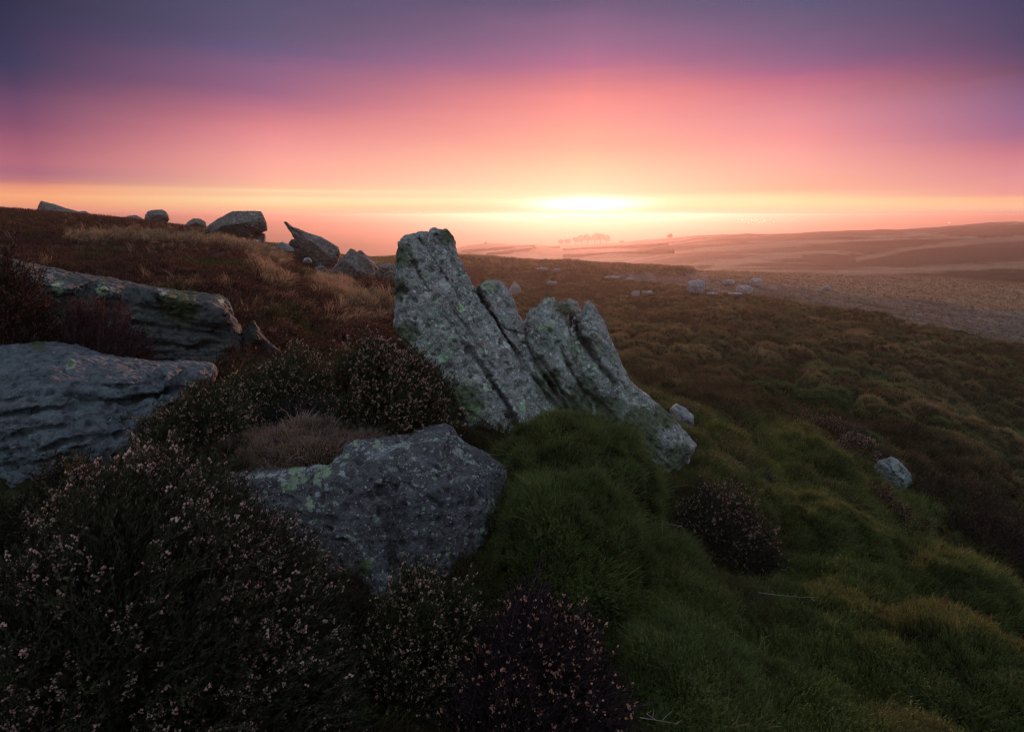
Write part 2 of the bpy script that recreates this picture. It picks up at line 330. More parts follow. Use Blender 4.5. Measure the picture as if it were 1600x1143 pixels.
def rock(name, label, solids, voxel, mat, cracks=(), lw=(), lg=(), mossy=(), strata=None, amp=1.0, rough=.02, group=None, seed=1, sm=3, cat='rock', parent=None, lband=()):
    V = []; F = []
    for s in solids:
        v, f = build_solid(*s); F += [[q+len(V) for q in t] for t in f]; V += v
    v, f = remesh(V, F, voxel); v = relax(v, f, sm)
    v0 = v.copy(); px, py = proj(v0); n = vnormals(v, f); sc = voxel/.008
    fac = np.clip(-(n*(v-CAM)).sum(1), 0, 1)
    # chunky facets, then weathering, then bedding
    size = np.ptp(v, axis=0).max(); q = v/size
    big = fbm(q*3.2, 3, seed)*.5
    chip = np.abs(fbm(q*7, 3, seed+3)); chip = np.minimum(chip, .22)
    v = v+n*((big*1.6-.0)*rough*size+(chip-.11)*rough*size*1.3)[:, None]*amp
    cav = np.zeros(len(v))
    if strata is not None:
        ax, freq, dep = strata   # ax: bedding normal, freq per metre, depth
        ax = np.array(ax, float); ax /= np.linalg.norm(ax)
        wob = fbm(v0*1.1, 3, seed+21)*.16
        t = v0@ax+wob
        lo = v0-np.outer(v0@ax, ax)
        s1 = pn(np.concatenate([(t*freq)[:, None]+0*lo[:, :1], lo[:, :2]*.8+lo[:, 2:]*.3], 1), seed+31)
        s2 = pn(np.concatenate([(t*freq*2.9)[:, None], lo[:, :2]*1.7+lo[:, 2:]*.6], 1), seed+32)
        gro = np.clip(1-np.abs(s1)/.13, 0, 1)**1.5*ss(-.25, .35, pn(lo*1.3+5, seed+40)); gro2 = np.clip(1-np.abs(s2)/.12, 0, 1)**1.5*.45
        side = 1-np.abs(n@ax)**2
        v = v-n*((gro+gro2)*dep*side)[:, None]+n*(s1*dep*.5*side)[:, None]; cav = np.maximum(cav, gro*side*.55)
    for pts, wpx, dep in cracks:
        wv = np.clip(.75+1.1*pn(v0*6, seed+50), .25, 2)
        d = seg_dist(px+6*pn(v0*5, seed+51), py+6*pn(v0*5, seed+52), pts)/(wpx*wv); k = np.exp(-d**2)*ss(0, .15, fac)*np.clip(.9+.8*pn(v0*4.5, seed+53), .35, 1.2)
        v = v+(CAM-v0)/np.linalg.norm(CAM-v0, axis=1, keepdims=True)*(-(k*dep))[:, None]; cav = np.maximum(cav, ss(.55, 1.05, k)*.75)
    n2 = vnormals(v, f)
    v = v+n2*(fbm(v0*13/sc**.5, 4, seed+70, .6)*.017*sc**.5-np.clip(fbm(v0*20/sc**.5, 2, seed+78)-.12, 0, 1)[:]*.05*sc**.5+np.clip(fbm(v0*28/sc**.5, 3, seed+75), -1, .1)*.008*sc**.5)[:, None]*amp
    L = np.zeros(len(v)); G = np.zeros(len(v)); Mo = np.zeros(len(v))
    wx = 14*fbm(v0*9, 3, seed+81); wy = 14*fbm(v0*9+4, 3, seed+83)
    for pts, wd, k_ in lband: L = np.maximum(L, k_*np.exp(-(seg_dist(px+wx, py+wy, pts)/wd)**2)*ss(0, .1, fac)*(.6+1.0*fbm(v0*7, 3, seed+85)))
    for (x, y, r_) in lw: L = np.maximum(L, np.clip(1.25-np.hypot((px+wx*.8-x), (py+wy*.8-y))/r_*.75, 0, 1)*ss(0, .1, fac)*(.55+.3*(k_rng := ((x*7+y*13) % 5)/4)))
    for (x, y, r_) in lg: G = np.maximum(G, np.clip(1.25-np.hypot((px+wx*.6-x), (py+wy*.6-y))/r_*.75, 0, 1)*ss(0, .1, fac))
    for (x, y, r_) in mossy: Mo = np.maximum(Mo, np.clip(1.1-np.hypot((px-x), (py-y))/r_*.8, 0, 1))
    o = mk(name, v, f, mat, parent, True, extra={'lich': L, 'lichg': G, 'moss': Mo, 'cav': cav})
    ctr = v.mean(0)
    if parent is None:
        # origin at the base of the stone
        b = Vector((float(ctr[0]), float(ctr[1]), float(v[:, 2].min()))); o.data.transform(__import__('mathutils').Matrix.Translation(-b)); o.location = b
        tag(o, label, cat, group)
    return o
# the leaning serrated slab
def ym(px, py): return 4.15-(py-357)*.0018+(px-615)*.0006
def mf(pts, d=0): return [(x, y, ym(x, y)+d) for x, y in pts]
fin1 = [(617,470),(616,430),(618,400),(621,382),(626,371),(634,366),(648,363),(656,360),(674,356),(690,358),(698,356),(706,366),(713,390),(722,412),(735,440),(752,466),(772,492),(800,535),(835,580),(870,640),(880,700),(850,740),(770,740),(735,690),(712,640),(690,600),(655,560),(630,535),(616,508)]
fin2 = [(741,452),(748,443),(762,437),(780,439),(792,450),(803,470),(808,487),(818,505),(828,540),(850,570),(900,640),(935,700),(900,740),(830,700),(785,580),(755,500)]
fin3 = [(818,505),(823,488),(833,480),(840,478),(852,466),(866,465),(875,478),(884,500),(905,540),(955,600),(1000,660),(1000,740),(900,740),(860,660),(835,590),(822,540)]
fin3b = [(866,482),(873,472),(888,467),(902,472),(908,488),(900,520),(880,520)]
fin4 = [(894,498),(908,482),(912,470),(920,466),(929,475),(938,492),(948,515),(962,545),(975,575),(990,602),(1010,616),(1035,640),(1065,668),(1090,697),(1075,722),(1042,748),(1010,745),(960,720),(925,660),(905,590),(893,530)]
body = [(690,560),(760,540),(830,560),(900,580),(960,620),(1010,640),(1050,665),(1078,700),(1040,742),(980,770),(880,790),(760,780),(720,700)]
MAIN_CR = [([(744,452),(760,478),(800,540),(850,612),(895,668)], 5, .11), ([(822,506),(826,540),(852,588),(885,640),(905,690)], 5, .11), ([(894,500),(906,528),(930,562),(958,602)], 7, .14), ([(786,510),(808,516),(832,526)], 3, .05),
    ([(735,545),(765,590),(800,645),(822,700)], 5, .09), ([(700,470),(735,520),(775,575)], 4, .05), ([(655,372),(690,425),(715,465)], 3, .03), ([(680,365),(720,430)], 3, .03), ([(860,520),(900,590),(940,640)], 4, .05),
    ([(640,400),(680,470),(740,560)], 3, .03), ([(845,560),(890,630),(930,690)], 4, .05), ([(930,620),(960,660),(1000,720)], 5, .05), ([(875,490),(888,505),(900,515)], 3, .04), ([(905,600),(960,650),(1010,690)], 3, .035), ([(616,455),(630,452),(645,465)], 4, .05), ([(690,640),(730,700),(760,750)], 8, .10)]
MAIN_LW = [(636,410,8),(633,423,5),(640,372,7),(655,378,6),(650,395,10),(662,400,7),(668,462,6),(681,428,7),(705,475,5),(705,480,4),(640,505,12),(655,520,12),(662,535,10),(690,520,14),(720,560,16),(700,585,12),(745,620,12),(805,562,10),(822,610,10),(870,560,10),(797,510,8),(850,490,14),(940,520,12),(965,565,12),(978,590,8),(980,610,11),(977,625,9),(979,662,11),(983,670,9),(1035,678,7),(1052,700,6),(1000,700,6),(1060,690,5),(925,600,7),(905,610,6),(820,648,10),(828,660,6),(756,668,8),(748,662,8),(800,640,8),(900,575,10),(770,470,12),(790,460,9),(930,640,6),(1020,665,5),(1040,720,5)]
MAIN_LG = [(648,441,6),(666,431,6),(726,612,8),(744,633,6),(898,544,6),(866,469,4),(858,510,6),(766,446,8),(730,600,5),(740,655,7),(935,545,7),(960,560,6)]
MAIN_MS = [(628,400,26),(622,450,22),(635,520,26),(700,365,20),(720,630,45),(745,690,45),(905,625,45),(860,600,30),(900,680,40),(1010,700,50),(1035,735,36),(950,640,35),(1000,660,40),(960,700,40),(1060,710,26),(1040,650,30),(880,480,18)]
rock('leaning_rock', 'tall leaning lichen covered slab with a jagged saw toothed crest, largest upright stone', [
    (mf(fin1), mf([(660,420),(690,500),(650,480),(740,560),(790,640),(830,690)], -.03), .42, 7, .8),
    (mf(fin2, .12), mf([(790,500),(830,580),(870,660)], .07), .30, 4, .8),
    (mf(fin3, .06), mf([(850,510),(880,560),(930,650)], -.01), .30, 4, .8),
    (mf(fin3b, .22), mf([(888,490)], .18), .16, 3, .8),
    (mf(fin4, -.04), mf([(930,520),(950,580),(1000,650),(1040,690)], -.10), .34, 6, .75),
    (mf(body, .03), mf([(850,680),(950,690)], -.03), .55, 10, .7)],
    .0075, M_ROCK, MAIN_CR, MAIN_LW, MAIN_LG, MAIN_MS, strata=((.80, .1, .62), 11, .024), rough=.009, seed=3, sm=2, lband=[([(640,370),(650,450),(660,530),(720,600),(760,680)], 24, .75), ([(700,480),(740,560),(830,660)], 14, .6), ([(850,480),(870,560),(940,650)], 18, .65), ([(915,480),(960,570),(985,640),(1060,700)], 16, .8), ([(770,450),(800,510),(810,570)], 12, .6)])
# foreground boulder
B = [(262,812,2.5),(295,772,2.6),(330,750,2.62),(370,736,2.62),(410,732,2.62),(440,728,2.64),(475,724,2.68),(512,720,2.72),(522,712,2.75),(535,695,2.8),(552,684,2.85),(590,680,2.88),(640,677,2.92),(655,672,2.94),(672,666,2.98),(690,662,3.0),(706,667,3.0),(718,684,3.0),(738,698,3.02),(765,712,3.06),(798,730,3.1),(826,750,3.12),(808,790,2.95),(792,832,2.8),(776,882,2.65),(765,940,2.5),(700,985,2.3),(600,990,2.1),(500,950,2.15),(400,870,2.3)]
BI = [(385,752,2.5),(450,750,2.46),(520,742,2.46),(560,705,2.66),(610,700,2.66),(660,695,2.72),(695,690,2.74),(560,770,2.42),(612,775,2.47),(640,770,2.42),(700,760,2.46),(745,745,2.60),(760,800,2.5),(745,860,2.42),(700,850,2.36),(640,860,2.26),(612,870,2.30),(560,850,2.26),(480,800,2.36),(600,930,2.12),(700,930,2.28)]
rock('boulder', 'broad purple grey foreground boulder with pale green lichen along its upper edge', [(B, BI, .8, 6, .7)], .0065, M_ROCK2,
    [([(598,765),(610,790),(612,850),(618,915)], 9, .05), ([(570,775),(600,768),(640,758)], 9, .025), ([(700,690),(735,745),(755,790)], 4, .02), ([(670,725),(700,735)], 5, .02), ([(742,775),(757,800),(762,830)], 4, .03), ([(640,760),(690,790)],5,.015)],
    [(440,748,9),(545,700,13),(565,692,12),(585,708,8),(705,682,8),(608,762,8),(730,762,9),(740,772,9),(757,802,6),(500,745,8),(535,738,8),(775,828,4),(545,815,4)],
    [(460,738,11),(508,740,10),(500,752,7),(462,752,9),(485,787,9),(445,760,8),(590,692,6),(553,690,5),(546,842,5),(578,882,9),(540,710,5),(475,745,7)],
    [(785,800,38),(790,850,40),(775,900,30),(570,885,18),(745,680,20),(800,760,20)], rough=.015, seed=17, sm=2, strata=((.25,.3,.92), 6, .010), lband=[([(385,745),(460,735),(520,727),(560,698),(640,688),(700,678),(722,705),(758,765),(765,800)], 13, .85), ([(560,700),(620,740),(700,730)], 22, .55)])
# slabs to the left
C1 = [(-160,385,5.5),(-60,392,5.5),(0,399,5.5),(50,410,5.5),(100,421,5.5),(150,431,5.5),(200,440,5.5),(250,449,5.5),(300,456,5.5),(340,460,5.5),(356,468,5.5),(363,485,5.35),(372,506,5.25),(377,528,5.15),(381,552,5.05),(360,590,4.9),(280,600,4.8),(150,590,4.6),(0,580,4.5),(-160,580,4.4)]
C1I = [(-80,425,4.7),(0,432,4.72),(60,442,4.75),(110,450,4.8),(160,448,4.85),(215,446,4.95),(245,456,4.95),(285,470,4.95),(325,476,5.0),(350,492,5.0),(60,480,4.85),(140,480,4.92),(220,480,4.98),(280,500,5.0),(330,520,5.0),(355,540,4.95),(200,530,4.8),(100,540,4.75),(300,560,4.85)]
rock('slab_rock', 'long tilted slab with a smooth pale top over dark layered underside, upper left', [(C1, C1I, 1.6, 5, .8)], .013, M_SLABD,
    [([(200,470),(260,490),(350,520)], 5, .05), ([(190,505),(280,515),(378,530)], 5, .06), ([(240,460),(255,480)], 5, .05), ([(150,520),(250,540),(340,545)], 5, .05), ([(290,545),(340,535),(380,535)], 4, .05), ([(0,470),(100,490),(200,500)], 5, .05)],
    [(80,430,25),(250,458,10),(180,452,10)], [(160,455,10),(90,452,12),(345,470,6)], [(280,480,40)], strata=((.12,-.25,.96), 9, .085), rough=.014, seed=23, sm=4)
C2 = [(-160,532,3.6),(0,538,3.6),(40,536,3.6),(90,536,3.6),(120,541,3.6),(160,551,3.62),(200,558,3.66),(250,566,3.7),(290,565,3.74),(326,565,3.78),(337,572,3.76),(340,582,3.7),(332,598,3.55),(280,632,3.35),(235,665,3.15),(215,700,3.0),(130,770,2.8),(0,800,2.65),(-160,800,2.6)]
C2I = [(-60,580,3.1),(40,590,3.08),(120,600,3.12),(200,595,3.25),(260,585,3.42),(310,578,3.55),(0,640,2.86),(100,650,2.92),(180,640,3.05),(250,620,3.28),(60,700,2.75),(140,700,2.84)]
rock('slab_rock', 'smooth pale blue grey slab low on the left with deep wavy grooves', [(C2, C2I, 1.2, 6, .75)], .009, M_SLAB,
    [([(0,648),(70,640),(130,628),(200,628),(290,605),(335,600)], 6, .07), ([(0,625),(50,618),(110,625)], 5, .03), ([(0,690),(60,672),(100,668)], 6, .06), ([(100,640),(200,622),(260,612)], 6, .06), ([(60,700),(130,690),(190,680)], 6, .04), ([(0,730),(80,715),(150,705)], 6, .04), ([(120,600),(200,600),(250,592)], 6, .03)],
    [], [(112,565,8)], [(60,538,16),(110,566,8)], strata=((.12,-.12,1), 13, .034), rough=.009, amp=1.25, seed=29, sm=4)
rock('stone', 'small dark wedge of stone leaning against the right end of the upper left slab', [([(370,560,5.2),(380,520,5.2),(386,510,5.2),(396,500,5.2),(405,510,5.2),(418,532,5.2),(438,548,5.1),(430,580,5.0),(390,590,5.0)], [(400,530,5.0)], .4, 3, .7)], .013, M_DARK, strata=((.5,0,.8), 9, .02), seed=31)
# ridge rocks
def fr(name, label, pts, Y, th, mat=None, inter=(), cracks=(), seed=5, strata=None, rough=.012, inset=1.2, sm=1, vox=None, **k):
    Y = Y or 10; pts = [(p[0], p[1], Y+(p[2] if len(p) > 2 else 0)) for p in pts]; inter = [(p[0], p[1], Y+p[2]) for p in inter]
    return rock(name, label, [(pts, inter, th, inset, .8)], vox or Y/569*.75, mat or M_FAR, cracks, rough=rough, seed=seed, strata=strata, sm=sm, **k)
fr('rock', 'wedge shaped dark stone with a sharp left edge, furthest left on the skyline', [(52,352),(57,330),(60,320),(64,314),(85,319),(105,326),(125,331),(138,336),(140,350)], 42, 2.5, inter=[(80,330,-.6),(110,335,-.6)], strata=((.2,.2,.9), 2, .10), seed=51)
fr('rock', 'low rounded stone just right of the skyline wedge', [(112,346),(116,334),(126,330),(135,330),(142,336),(145,346)], 43.5, 1.5, inter=[(128,336,-.5)], seed=52)
fr('boulder', 'lone rounded boulder perched on the left skyline', [(226,344),(226,336),(231,330),(240,328),(252,327),(260,330),(264,336),(265,343),(260,350),(250,352),(234,354)], 38, 1.4, inter=[(240,335,-.4),(254,336,-.4)], seed=53, strata=((.1,.1,1), 3, .08))
fr('rock', 'flat low rock on the skyline left of the perched boulder', [(186,352),(192,342),(200,337),(212,336),(222,340),(228,352)], 39, 1.3, inter=[(208,342,-.4)], seed=54)
fr('rock', 'low dark stone on the skyline between the perched boulder and the big domed boulder', [(286,356),(294,346),(303,341),(314,342),(322,348),(324,358)], 33, 1.2, inter=[(305,348,-.4)], seed=55)
fr('boulder', 'big domed pinkish boulder resting on a smaller block', [(319,358),(326,352),(338,344),(350,337),(362,331),(380,330),(396,329),(408,330),(413,338),(417,350),(418,360),(408,364),(395,367),(384,372),(368,370),(350,366),(330,364)], 22, 1.9, inter=[(350,352,-.4),(380,348,-.5),(402,344,-.35),(400,358,-.3)], seed=56, lw=((335,350,8),(350,345,6),(395,333,6)))
fr('rock', 'square block under the big domed boulder', [(384,372),(396,367),(408,364),(414,365),(415,374),(413,388),(400,394),(384,390)], 22.3, 1.2, inter=[(400,376,-.2)], seed=57)
fr('stone', 'small pale stone in the grass below the domed boulder', [(392,382),(396,375),(402,374),(409,382),(412,390),(398,392)], 20.5, .4, seed=58, mat=M_PALE)
fr('pointed_rock', 'sharp pointed leaning rock aimed at the sky to the left', [(443,346),(447,346),(455,353),(466,357),(485,365),(502,370),(518,379),(530,387),(533,397),(527,412),(518,424),(500,424),(486,404),(470,388),(461,376),(455,364),(448,354)], 19.5, .9, inter=[(475,372,-.22),(500,385,-.3),(515,400,-.3)], seed=59, strata=((.55,0,.83), 5, .05), lw=((490,372,5),(510,385,5)))
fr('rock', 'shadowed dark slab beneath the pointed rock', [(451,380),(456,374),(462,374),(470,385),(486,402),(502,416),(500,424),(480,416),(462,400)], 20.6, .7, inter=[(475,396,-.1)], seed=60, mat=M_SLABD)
fr('rock', 'triangular grey rock standing in front of the pointed rock', [(514,430),(520,418),(530,408),(540,397),(547,388),(554,390),(562,396),(575,402),(584,414),(586,430),(580,444),(560,444),(535,441)], 16, 1.1, inter=[(545,410,-.35),(560,425,-.35),(572,415,-.1)], seed=61, strata=((.6,0,.8), 5, .04), lw=((545,400,4),))
fr('rock', 'grey slab leaning behind the triangular rock', [(557,400),(558,393),(563,390),(570,396),(582,408),(592,420),(596,438),(590,448),(575,446),(565,420)], 16.8, .8, inter=[(578,420,-.15)], seed=62)
fr('rock', 'flat topped rock half hidden left of the tall leaning slab', [(587,440),(588,418),(592,413),(606,412),(616,412),(622,420),(620,440)], 18, .8, inter=[(604,418,-.2)], seed=63, mat=M_FAR)
fr('stone', 'grey stone leaning on its neighbour beside the tall leaning slab', [(594,444),(600,428),(610,422),(620,424),(624,444)], 16.5, .5, seed=64)
fr('stone', 'small pale stone at the foot of the pointed rock, left side', [(433,388),(435,380),(440,377),(448,381),(458,387),(461,394),(446,394)], 19, .5, seed=65, mat=M_PALE)
fr('stone', 'tiny white stone below and left of the pointed rock', [(421,392),(423,386),(429,385),(432,389),(430,394)], 18.3, .3, seed=66, mat=M_PALE)
fr('stone', 'rounded grey stone left of the triangular rock', [(487,432),(492,418),(500,415),(508,416),(513,424),(512,436),(498,436)], 15.4, .6, seed=67, mat=M_FAR)
fr('stone', 'small pale stone in the gap under the pointed rock', [(472,410),(475,403),(483,402),(488,408),(484,412)], 17.2, .4, seed=68, mat=M_PALE)
# stones far out on the moor
MS = [('pyramid shaped pale stone out on the moor right of the tall slab',804,449,22,20,'t'),('flat pale stone, farthest one on the open moor near the crest',848,420,21,5,'f'),('tiny flat stone beside the farthest flat stone on the moor',870,421.5,12,5,'f'),('flat pale stone alone in the brown heather below the two far flat stones',862,441.5,18,6,'f'),
 ('long flat pale rock at the left end of the pale stony strip',957,433,26,4.5,'f'),('short flat rock just right of the long flat rock on the strip',983,436,14,4,'f'),('small rounded white stone in dark heather left of the flat sliver',993,458,14,9,'r'),('thin sliver of white stone beside the small rounded white one',1012,456.5,19,5,'f'),
 ('largest pale boulder out on the moor',1088,446.5,30,21,'r'),('small flat stone at the foot of the largest moor boulder',1113,458.5,20,5,'f'),('mossy topped flat stone behind the largest moor boulder',1139,440.5,21,8,'r'),('long rounded pale boulder, second largest on the moor',1163,452,28,13,'r'),('thin white stone edge in front of the long rounded boulder',1149,459,26,5,'f'),
 ('domed pale stone, rightmost of the moor boulder cluster',1181,440.5,21,12,'r'),('small pale stone alone on the moor right of the boulder cluster',1291,449.5,14,7,'r')]
for i, (lb, cx, cy, w, h, ty) in enumerate(MS):
    Y = hit2(cx, cy+h*.42, .9) or 50; rs = random.Random(90+i)
    if ty == 't': pts = [(cx-w*.5, cy+h*.35), (cx-w*.05, cy-h*.5), (cx+w*.18, cy-h*.3), (cx+w*.42, cy-h*.05), (cx+w*.5, cy+h*.35), (cx+w*.3, cy+h*.6), (cx-w*.4, cy+h*.6)]
    else:
        pts = []
        for k in range(10):
            a = math.pi*2*k/10+.2; rr = 1+rs.uniform(-.14, .10); ex = abs(math.cos(a))**.75*math.copysign(1, math.cos(a)); ey = abs(math.sin(a))**.75*math.copysign(1, math.sin(a))
            pts.append((cx+w*.5*rr*ex, cy-h*.5*rr*ey+(h*.15 if ey < 0 else 0)))
    m_ = w/FOC*Y
    fr('moor_stone', lb, pts, Y, m_*.7, mat=M_PALE, inter=[(cx, cy, -m_*.12)], seed=100+i, inset=.8, rough=.02, group='pale stones scattered on the open moor', cat='stone', vox=max(Y/569*.7, m_/40))
fr('stone', 'white lichened stone poking out just behind the right end of the tall leaning slab', [(1045,660),(1048,636),(1056,630),(1066,634),(1076,642),(1084,650),(1086,664),(1080,680),(1060,680)], hit2(1070, 664, .6), .3, inter=[(1068,650,-.08)], seed=71, mat=M_PALE, vox=.012)
fr('stone', 'blue grey cracked stone half buried under a heather bush at right', [(1362,728),(1372,720),(1384,716),(1392,713),(1404,718),(1414,730),(1423,742),(1428,756),(1415,775),(1390,775),(1372,750)], hit2(1405, 760, .8), .45, inter=[(1395,735,-.10),(1410,748,-.08)], seed=72, mat=M_PALE, vox=.010, cracks=[([(1385,722),(1400,745),(1410,760)], 3, .03), ([(1395,740),(1412,738)], 3, .02)], strata=((.7,0,.7), 12, .01))
# ------------------------------------------------------------------ ground sheet
def zone_rgb(x, y, z):
    """base colour of the land (real vegetation colours), numpy"""
    r = np.hypot(x, y); px, py = proj(np.stack([x, y, z], -1)); p = np.stack([x, y, x*0], -1)
    n1 = fbm(p/5, 4, 81)[:, None]; n2 = fbm(p/1.3, 3, 83)[:, None]
    A = lambda *c_: np.array(c_)[None]
    moor = A(.022,.026,.014)*(1+.5*n1)+A(.012,.02,.002)*np.clip(n2, 0, 1)
    hill = A(.075,.045,.032)+0*n1
    near = A(.022,.024,.010)*(1+.4*n2)
    inv = (y > .5) & (np.abs(x) < 1.3*np.abs(y)+1)
    slope = ss(-.02, -.14, x/(y+2)) * ss(1, 3, -x+r*.02)
    w = ss(7, 14, r)[:, None]; c_ = near*(1-w)+moor*w
    sw = (slope*ss(4, 8, r)*ss(70, 50, r))[:, None]; c_ = c_*(1-sw)+hill*sw
    # pale stubble strip and tan grass beyond it
    st = (strip_w(px+14*n1[:, 0], py+5*n2[:, 0]*0+7*n1[:, 0])*ss(18, 24, r)*inv)[:, None]
    sn = fbm(np.stack([x/1.2+y/6, y/7, x*0], -1), 4, 91)[:, None]
    stub = A(.115,.10,.10)*(1+.9*sn)*(1-.0*n1)+A(.03,.02,.0)
    c_ = c_*(1-st)+stub*st
    tg = (ss(-4, 5, lerp_line(px, STRIP_HI)-py+9*n1[:, 0])*ss(24, 34, r)*inv*ss(1070, 1140, px))[:, None]
    tan = A(.33,.235,.165)*(1+.35*sn+.25*n2)
    c_ = c_*(1-tg)+tan*tg
    # moor end on the left part beyond the crest: far hillside of brown heather and tan grass bands
    fh = (ss(98, 125, r))[:, None]
    band = fbm(np.stack([x/90-y/260, y/42+x/160, x*0], -1), 5, 95)[:, None]
    bm_ = ss(-.04, .22, band+.16*fbm(p/14, 3, 97)[:, None])
    brown = A(.068,.052,.034)*(1+.3*n1); tanh = A(.29,.205,.135)*(1+.25*n1)
    hillf = brown*(1-bm_)+tanh*bm_
    blobs = [((1330,404),(300,14)),((1500,412),(330,13)),((1480,385),(230,26)),((1020,388),(140,6)),((1180,392),(170,7)),((1250,366),(220,5)),((1560,360),(220,20)),((1480,392),(340,40)),((1400,360),(200,8))]
    for k, ((bx, by), (bw, bh)) in enumerate(blobs):
        e = ((px-bx)/bw*2)**2+((py-by)/bh*2)**2+.7*n1[:, 0]+.5*band[:, 0]; e = (ss(1.25, .75, e)*inv)[:, None]; hillf = hillf*(1-e)+brown*e
    tl = [([(1060,448),(1200,432),(1330,424),(1460,418),(1600,412)],4),([(1050,436),(1170,405),(1250,398)],3),([(1340,404),(1450,385),(1600,372)],3),([(1440,419),(1600,416)],2)]
    for pts, wpx in tl:
        e = (ss(1.6, .6, seg_dist(px, py, pts)/wpx+1.3*n1[:, 0]+.8*band[:, 0])*inv)[:, None]*.7; hillf = hillf*(1-e)+tanh*e
    c_ = c_*(1-fh)+hillf*fh
    # enclosed fields far out left of centre
    ff = (ss(240, 330, r)*ss(1010, 960, px))[:, None]
    stripes = np.sin((y/1.0+x*.9)/38+1.5*fbm(p/200, 2, 99)); fields = A(.28,.215,.14)*(1+.22*np.sign(stripes)[:, None]*.25+.2*n1)
    c_ = c_*(1-ff)+fields*ff
    # the plain
    fp = ss(900, 1500, r)[:, None]; pl = A(.11,.10,.075)*(1+.9*fbm(p/260, 4, 101)[:, None]); c_ = c_*(1-fp)+pl*fp
    return np.clip(c_, .004, .6)
azs = np.concatenate([np.arange(-180, -52, 2.0), np.arange(-52, 52, .16), np.arange(52, 180, 2.0)])
rs = [.25]
while rs[-1] < 4800:
    r_ = rs[-1]; rs.append(r_*(1.03 if r_ < 1 else 1.0125 if r_ < 5 else 1.0075 if r_ < 60 else 1.014))
rs = np.array(rs); NA, NR = len(azs), len(rs)
AZ, RR = np.meshgrid(np.radians(azs), rs); gx = (RR*np.sin(AZ)).ravel(); gy = (RR*np.cos(AZ)).ravel()
gZ = ground_z(gx, gy)
idx = np.arange(NA*NR).reshape(NR, NA); nx = np.roll(idx, -1, 1)
quads = np.stack([idx[:-1], nx[:-1], nx[1:], idx[1:]], -1).reshape(-1, 4)[:, ::-1]
gcol = zone_rgb(gx, gy, base_z(gx, gy))
cv = np.array([[0, 0, gz(0, 0)]]); ring = idx[0]
mg, N = newmat('moorland'); out = N.new('ShaderNodeOutputMaterial'); b = N.new('ShaderNodeBsdfPrincipled'); b.inputs['Roughness'].default_value = .95; b.inputs['Specular IOR Level'].default_value = .05
pos = N.new('ShaderNodeNewGeometry').outputs['Position']; gc = N.new('ShaderNodeAttribute', attribute_name='col').outputs['Color']
na = N.noise(pos, 7, 5, .7); nb_ = N.noise(pos, .6, 6, .7)
gcol_ = N.mix(1.0, gc, N.ramp(na, [(.3, g3(.45)), (.5, g3(.95)), (.72, g3(1.6))]), 'MULTIPLY'); gcol_ = N.mix(1.0, gcol_, N.ramp(nb_, [(.3, g3(.65)), (.5, g3(1.0)), (.7, g3(1.35))]), 'MULTIPLY')
N.l.new(gcol_, b.inputs['Base Color']); bp = N.new('ShaderNodeBump'); bp.inputs['Distance'].default_value = .06; bp.inputs['Strength'].default_value = .8; N.l.new(na, bp.inputs['Height']); N.l.new(bp.outputs[0], b.inputs['Normal']); N.l.new(b.outputs[0], out.inputs[0])
allv = np.concatenate([np.stack([gx, gy, gZ], -1), cv]); 
g = mk('ground', allv, quads, mg, col=np.concatenate([gcol, gcol[:1]])); tag(g, kind='structure')
import bmesh
# ------------------------------------------------------------------ plant templates
class T:
    def __init__(s): s.v = []; s.f = []; s.c = []
    def tri(s, a, b_, c_, col):
        n = len(s.v); s.v += [a, b_, c_]; s.f.append((n, n+1, n+2)); s.c += [col]*3
    def ribbon(s, pts, w, c0, c1, side=None):
        pts = [np.array(p, float) for p in pts]; n = len(s.v); k = len(pts)
        d = pts[-1]-pts[0]; side = np.cross(d, side if side is not None else (random.random()-.5, random.random()-.5, .1)); side /= np.linalg.norm(side)+1e-9
        for i, p in enumerate(pts):
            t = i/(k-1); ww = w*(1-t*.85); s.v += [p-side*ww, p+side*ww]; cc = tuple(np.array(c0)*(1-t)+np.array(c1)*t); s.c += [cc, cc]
        for i in range(k-1):
            a = n+2*i; s.f += [(a, a+1, a+3), (a, a+3, a+2)]
    def blob(s, p, r_, col, el=1.3):
        n = len(s.v); p = np.array(p, float); 
        top = tuple(min(1, q*1.25) for q in col); bot = tuple(q*.7 for q in col)
        s.v += [p+(0, 0, r_*el), p+(r_, 0, 0), p+(-r_*.5, r_*.87, 0), p+(-r_*.5, -r_*.87, 0), p+(0, 0, -r_*el)]; s.c += [top, col, col, col, bot]
        s.f += [(n, n+1, n+2), (n, n+2, n+3), (n, n+3, n+1), (n+4, n+2, n+1), (n+4, n+3, n+2), (n+4, n+1, n+3)]
    def arr(s): return np.array(s.v, float), np.array(s.f, int), np.array(s.c, float)
U = random.uniform
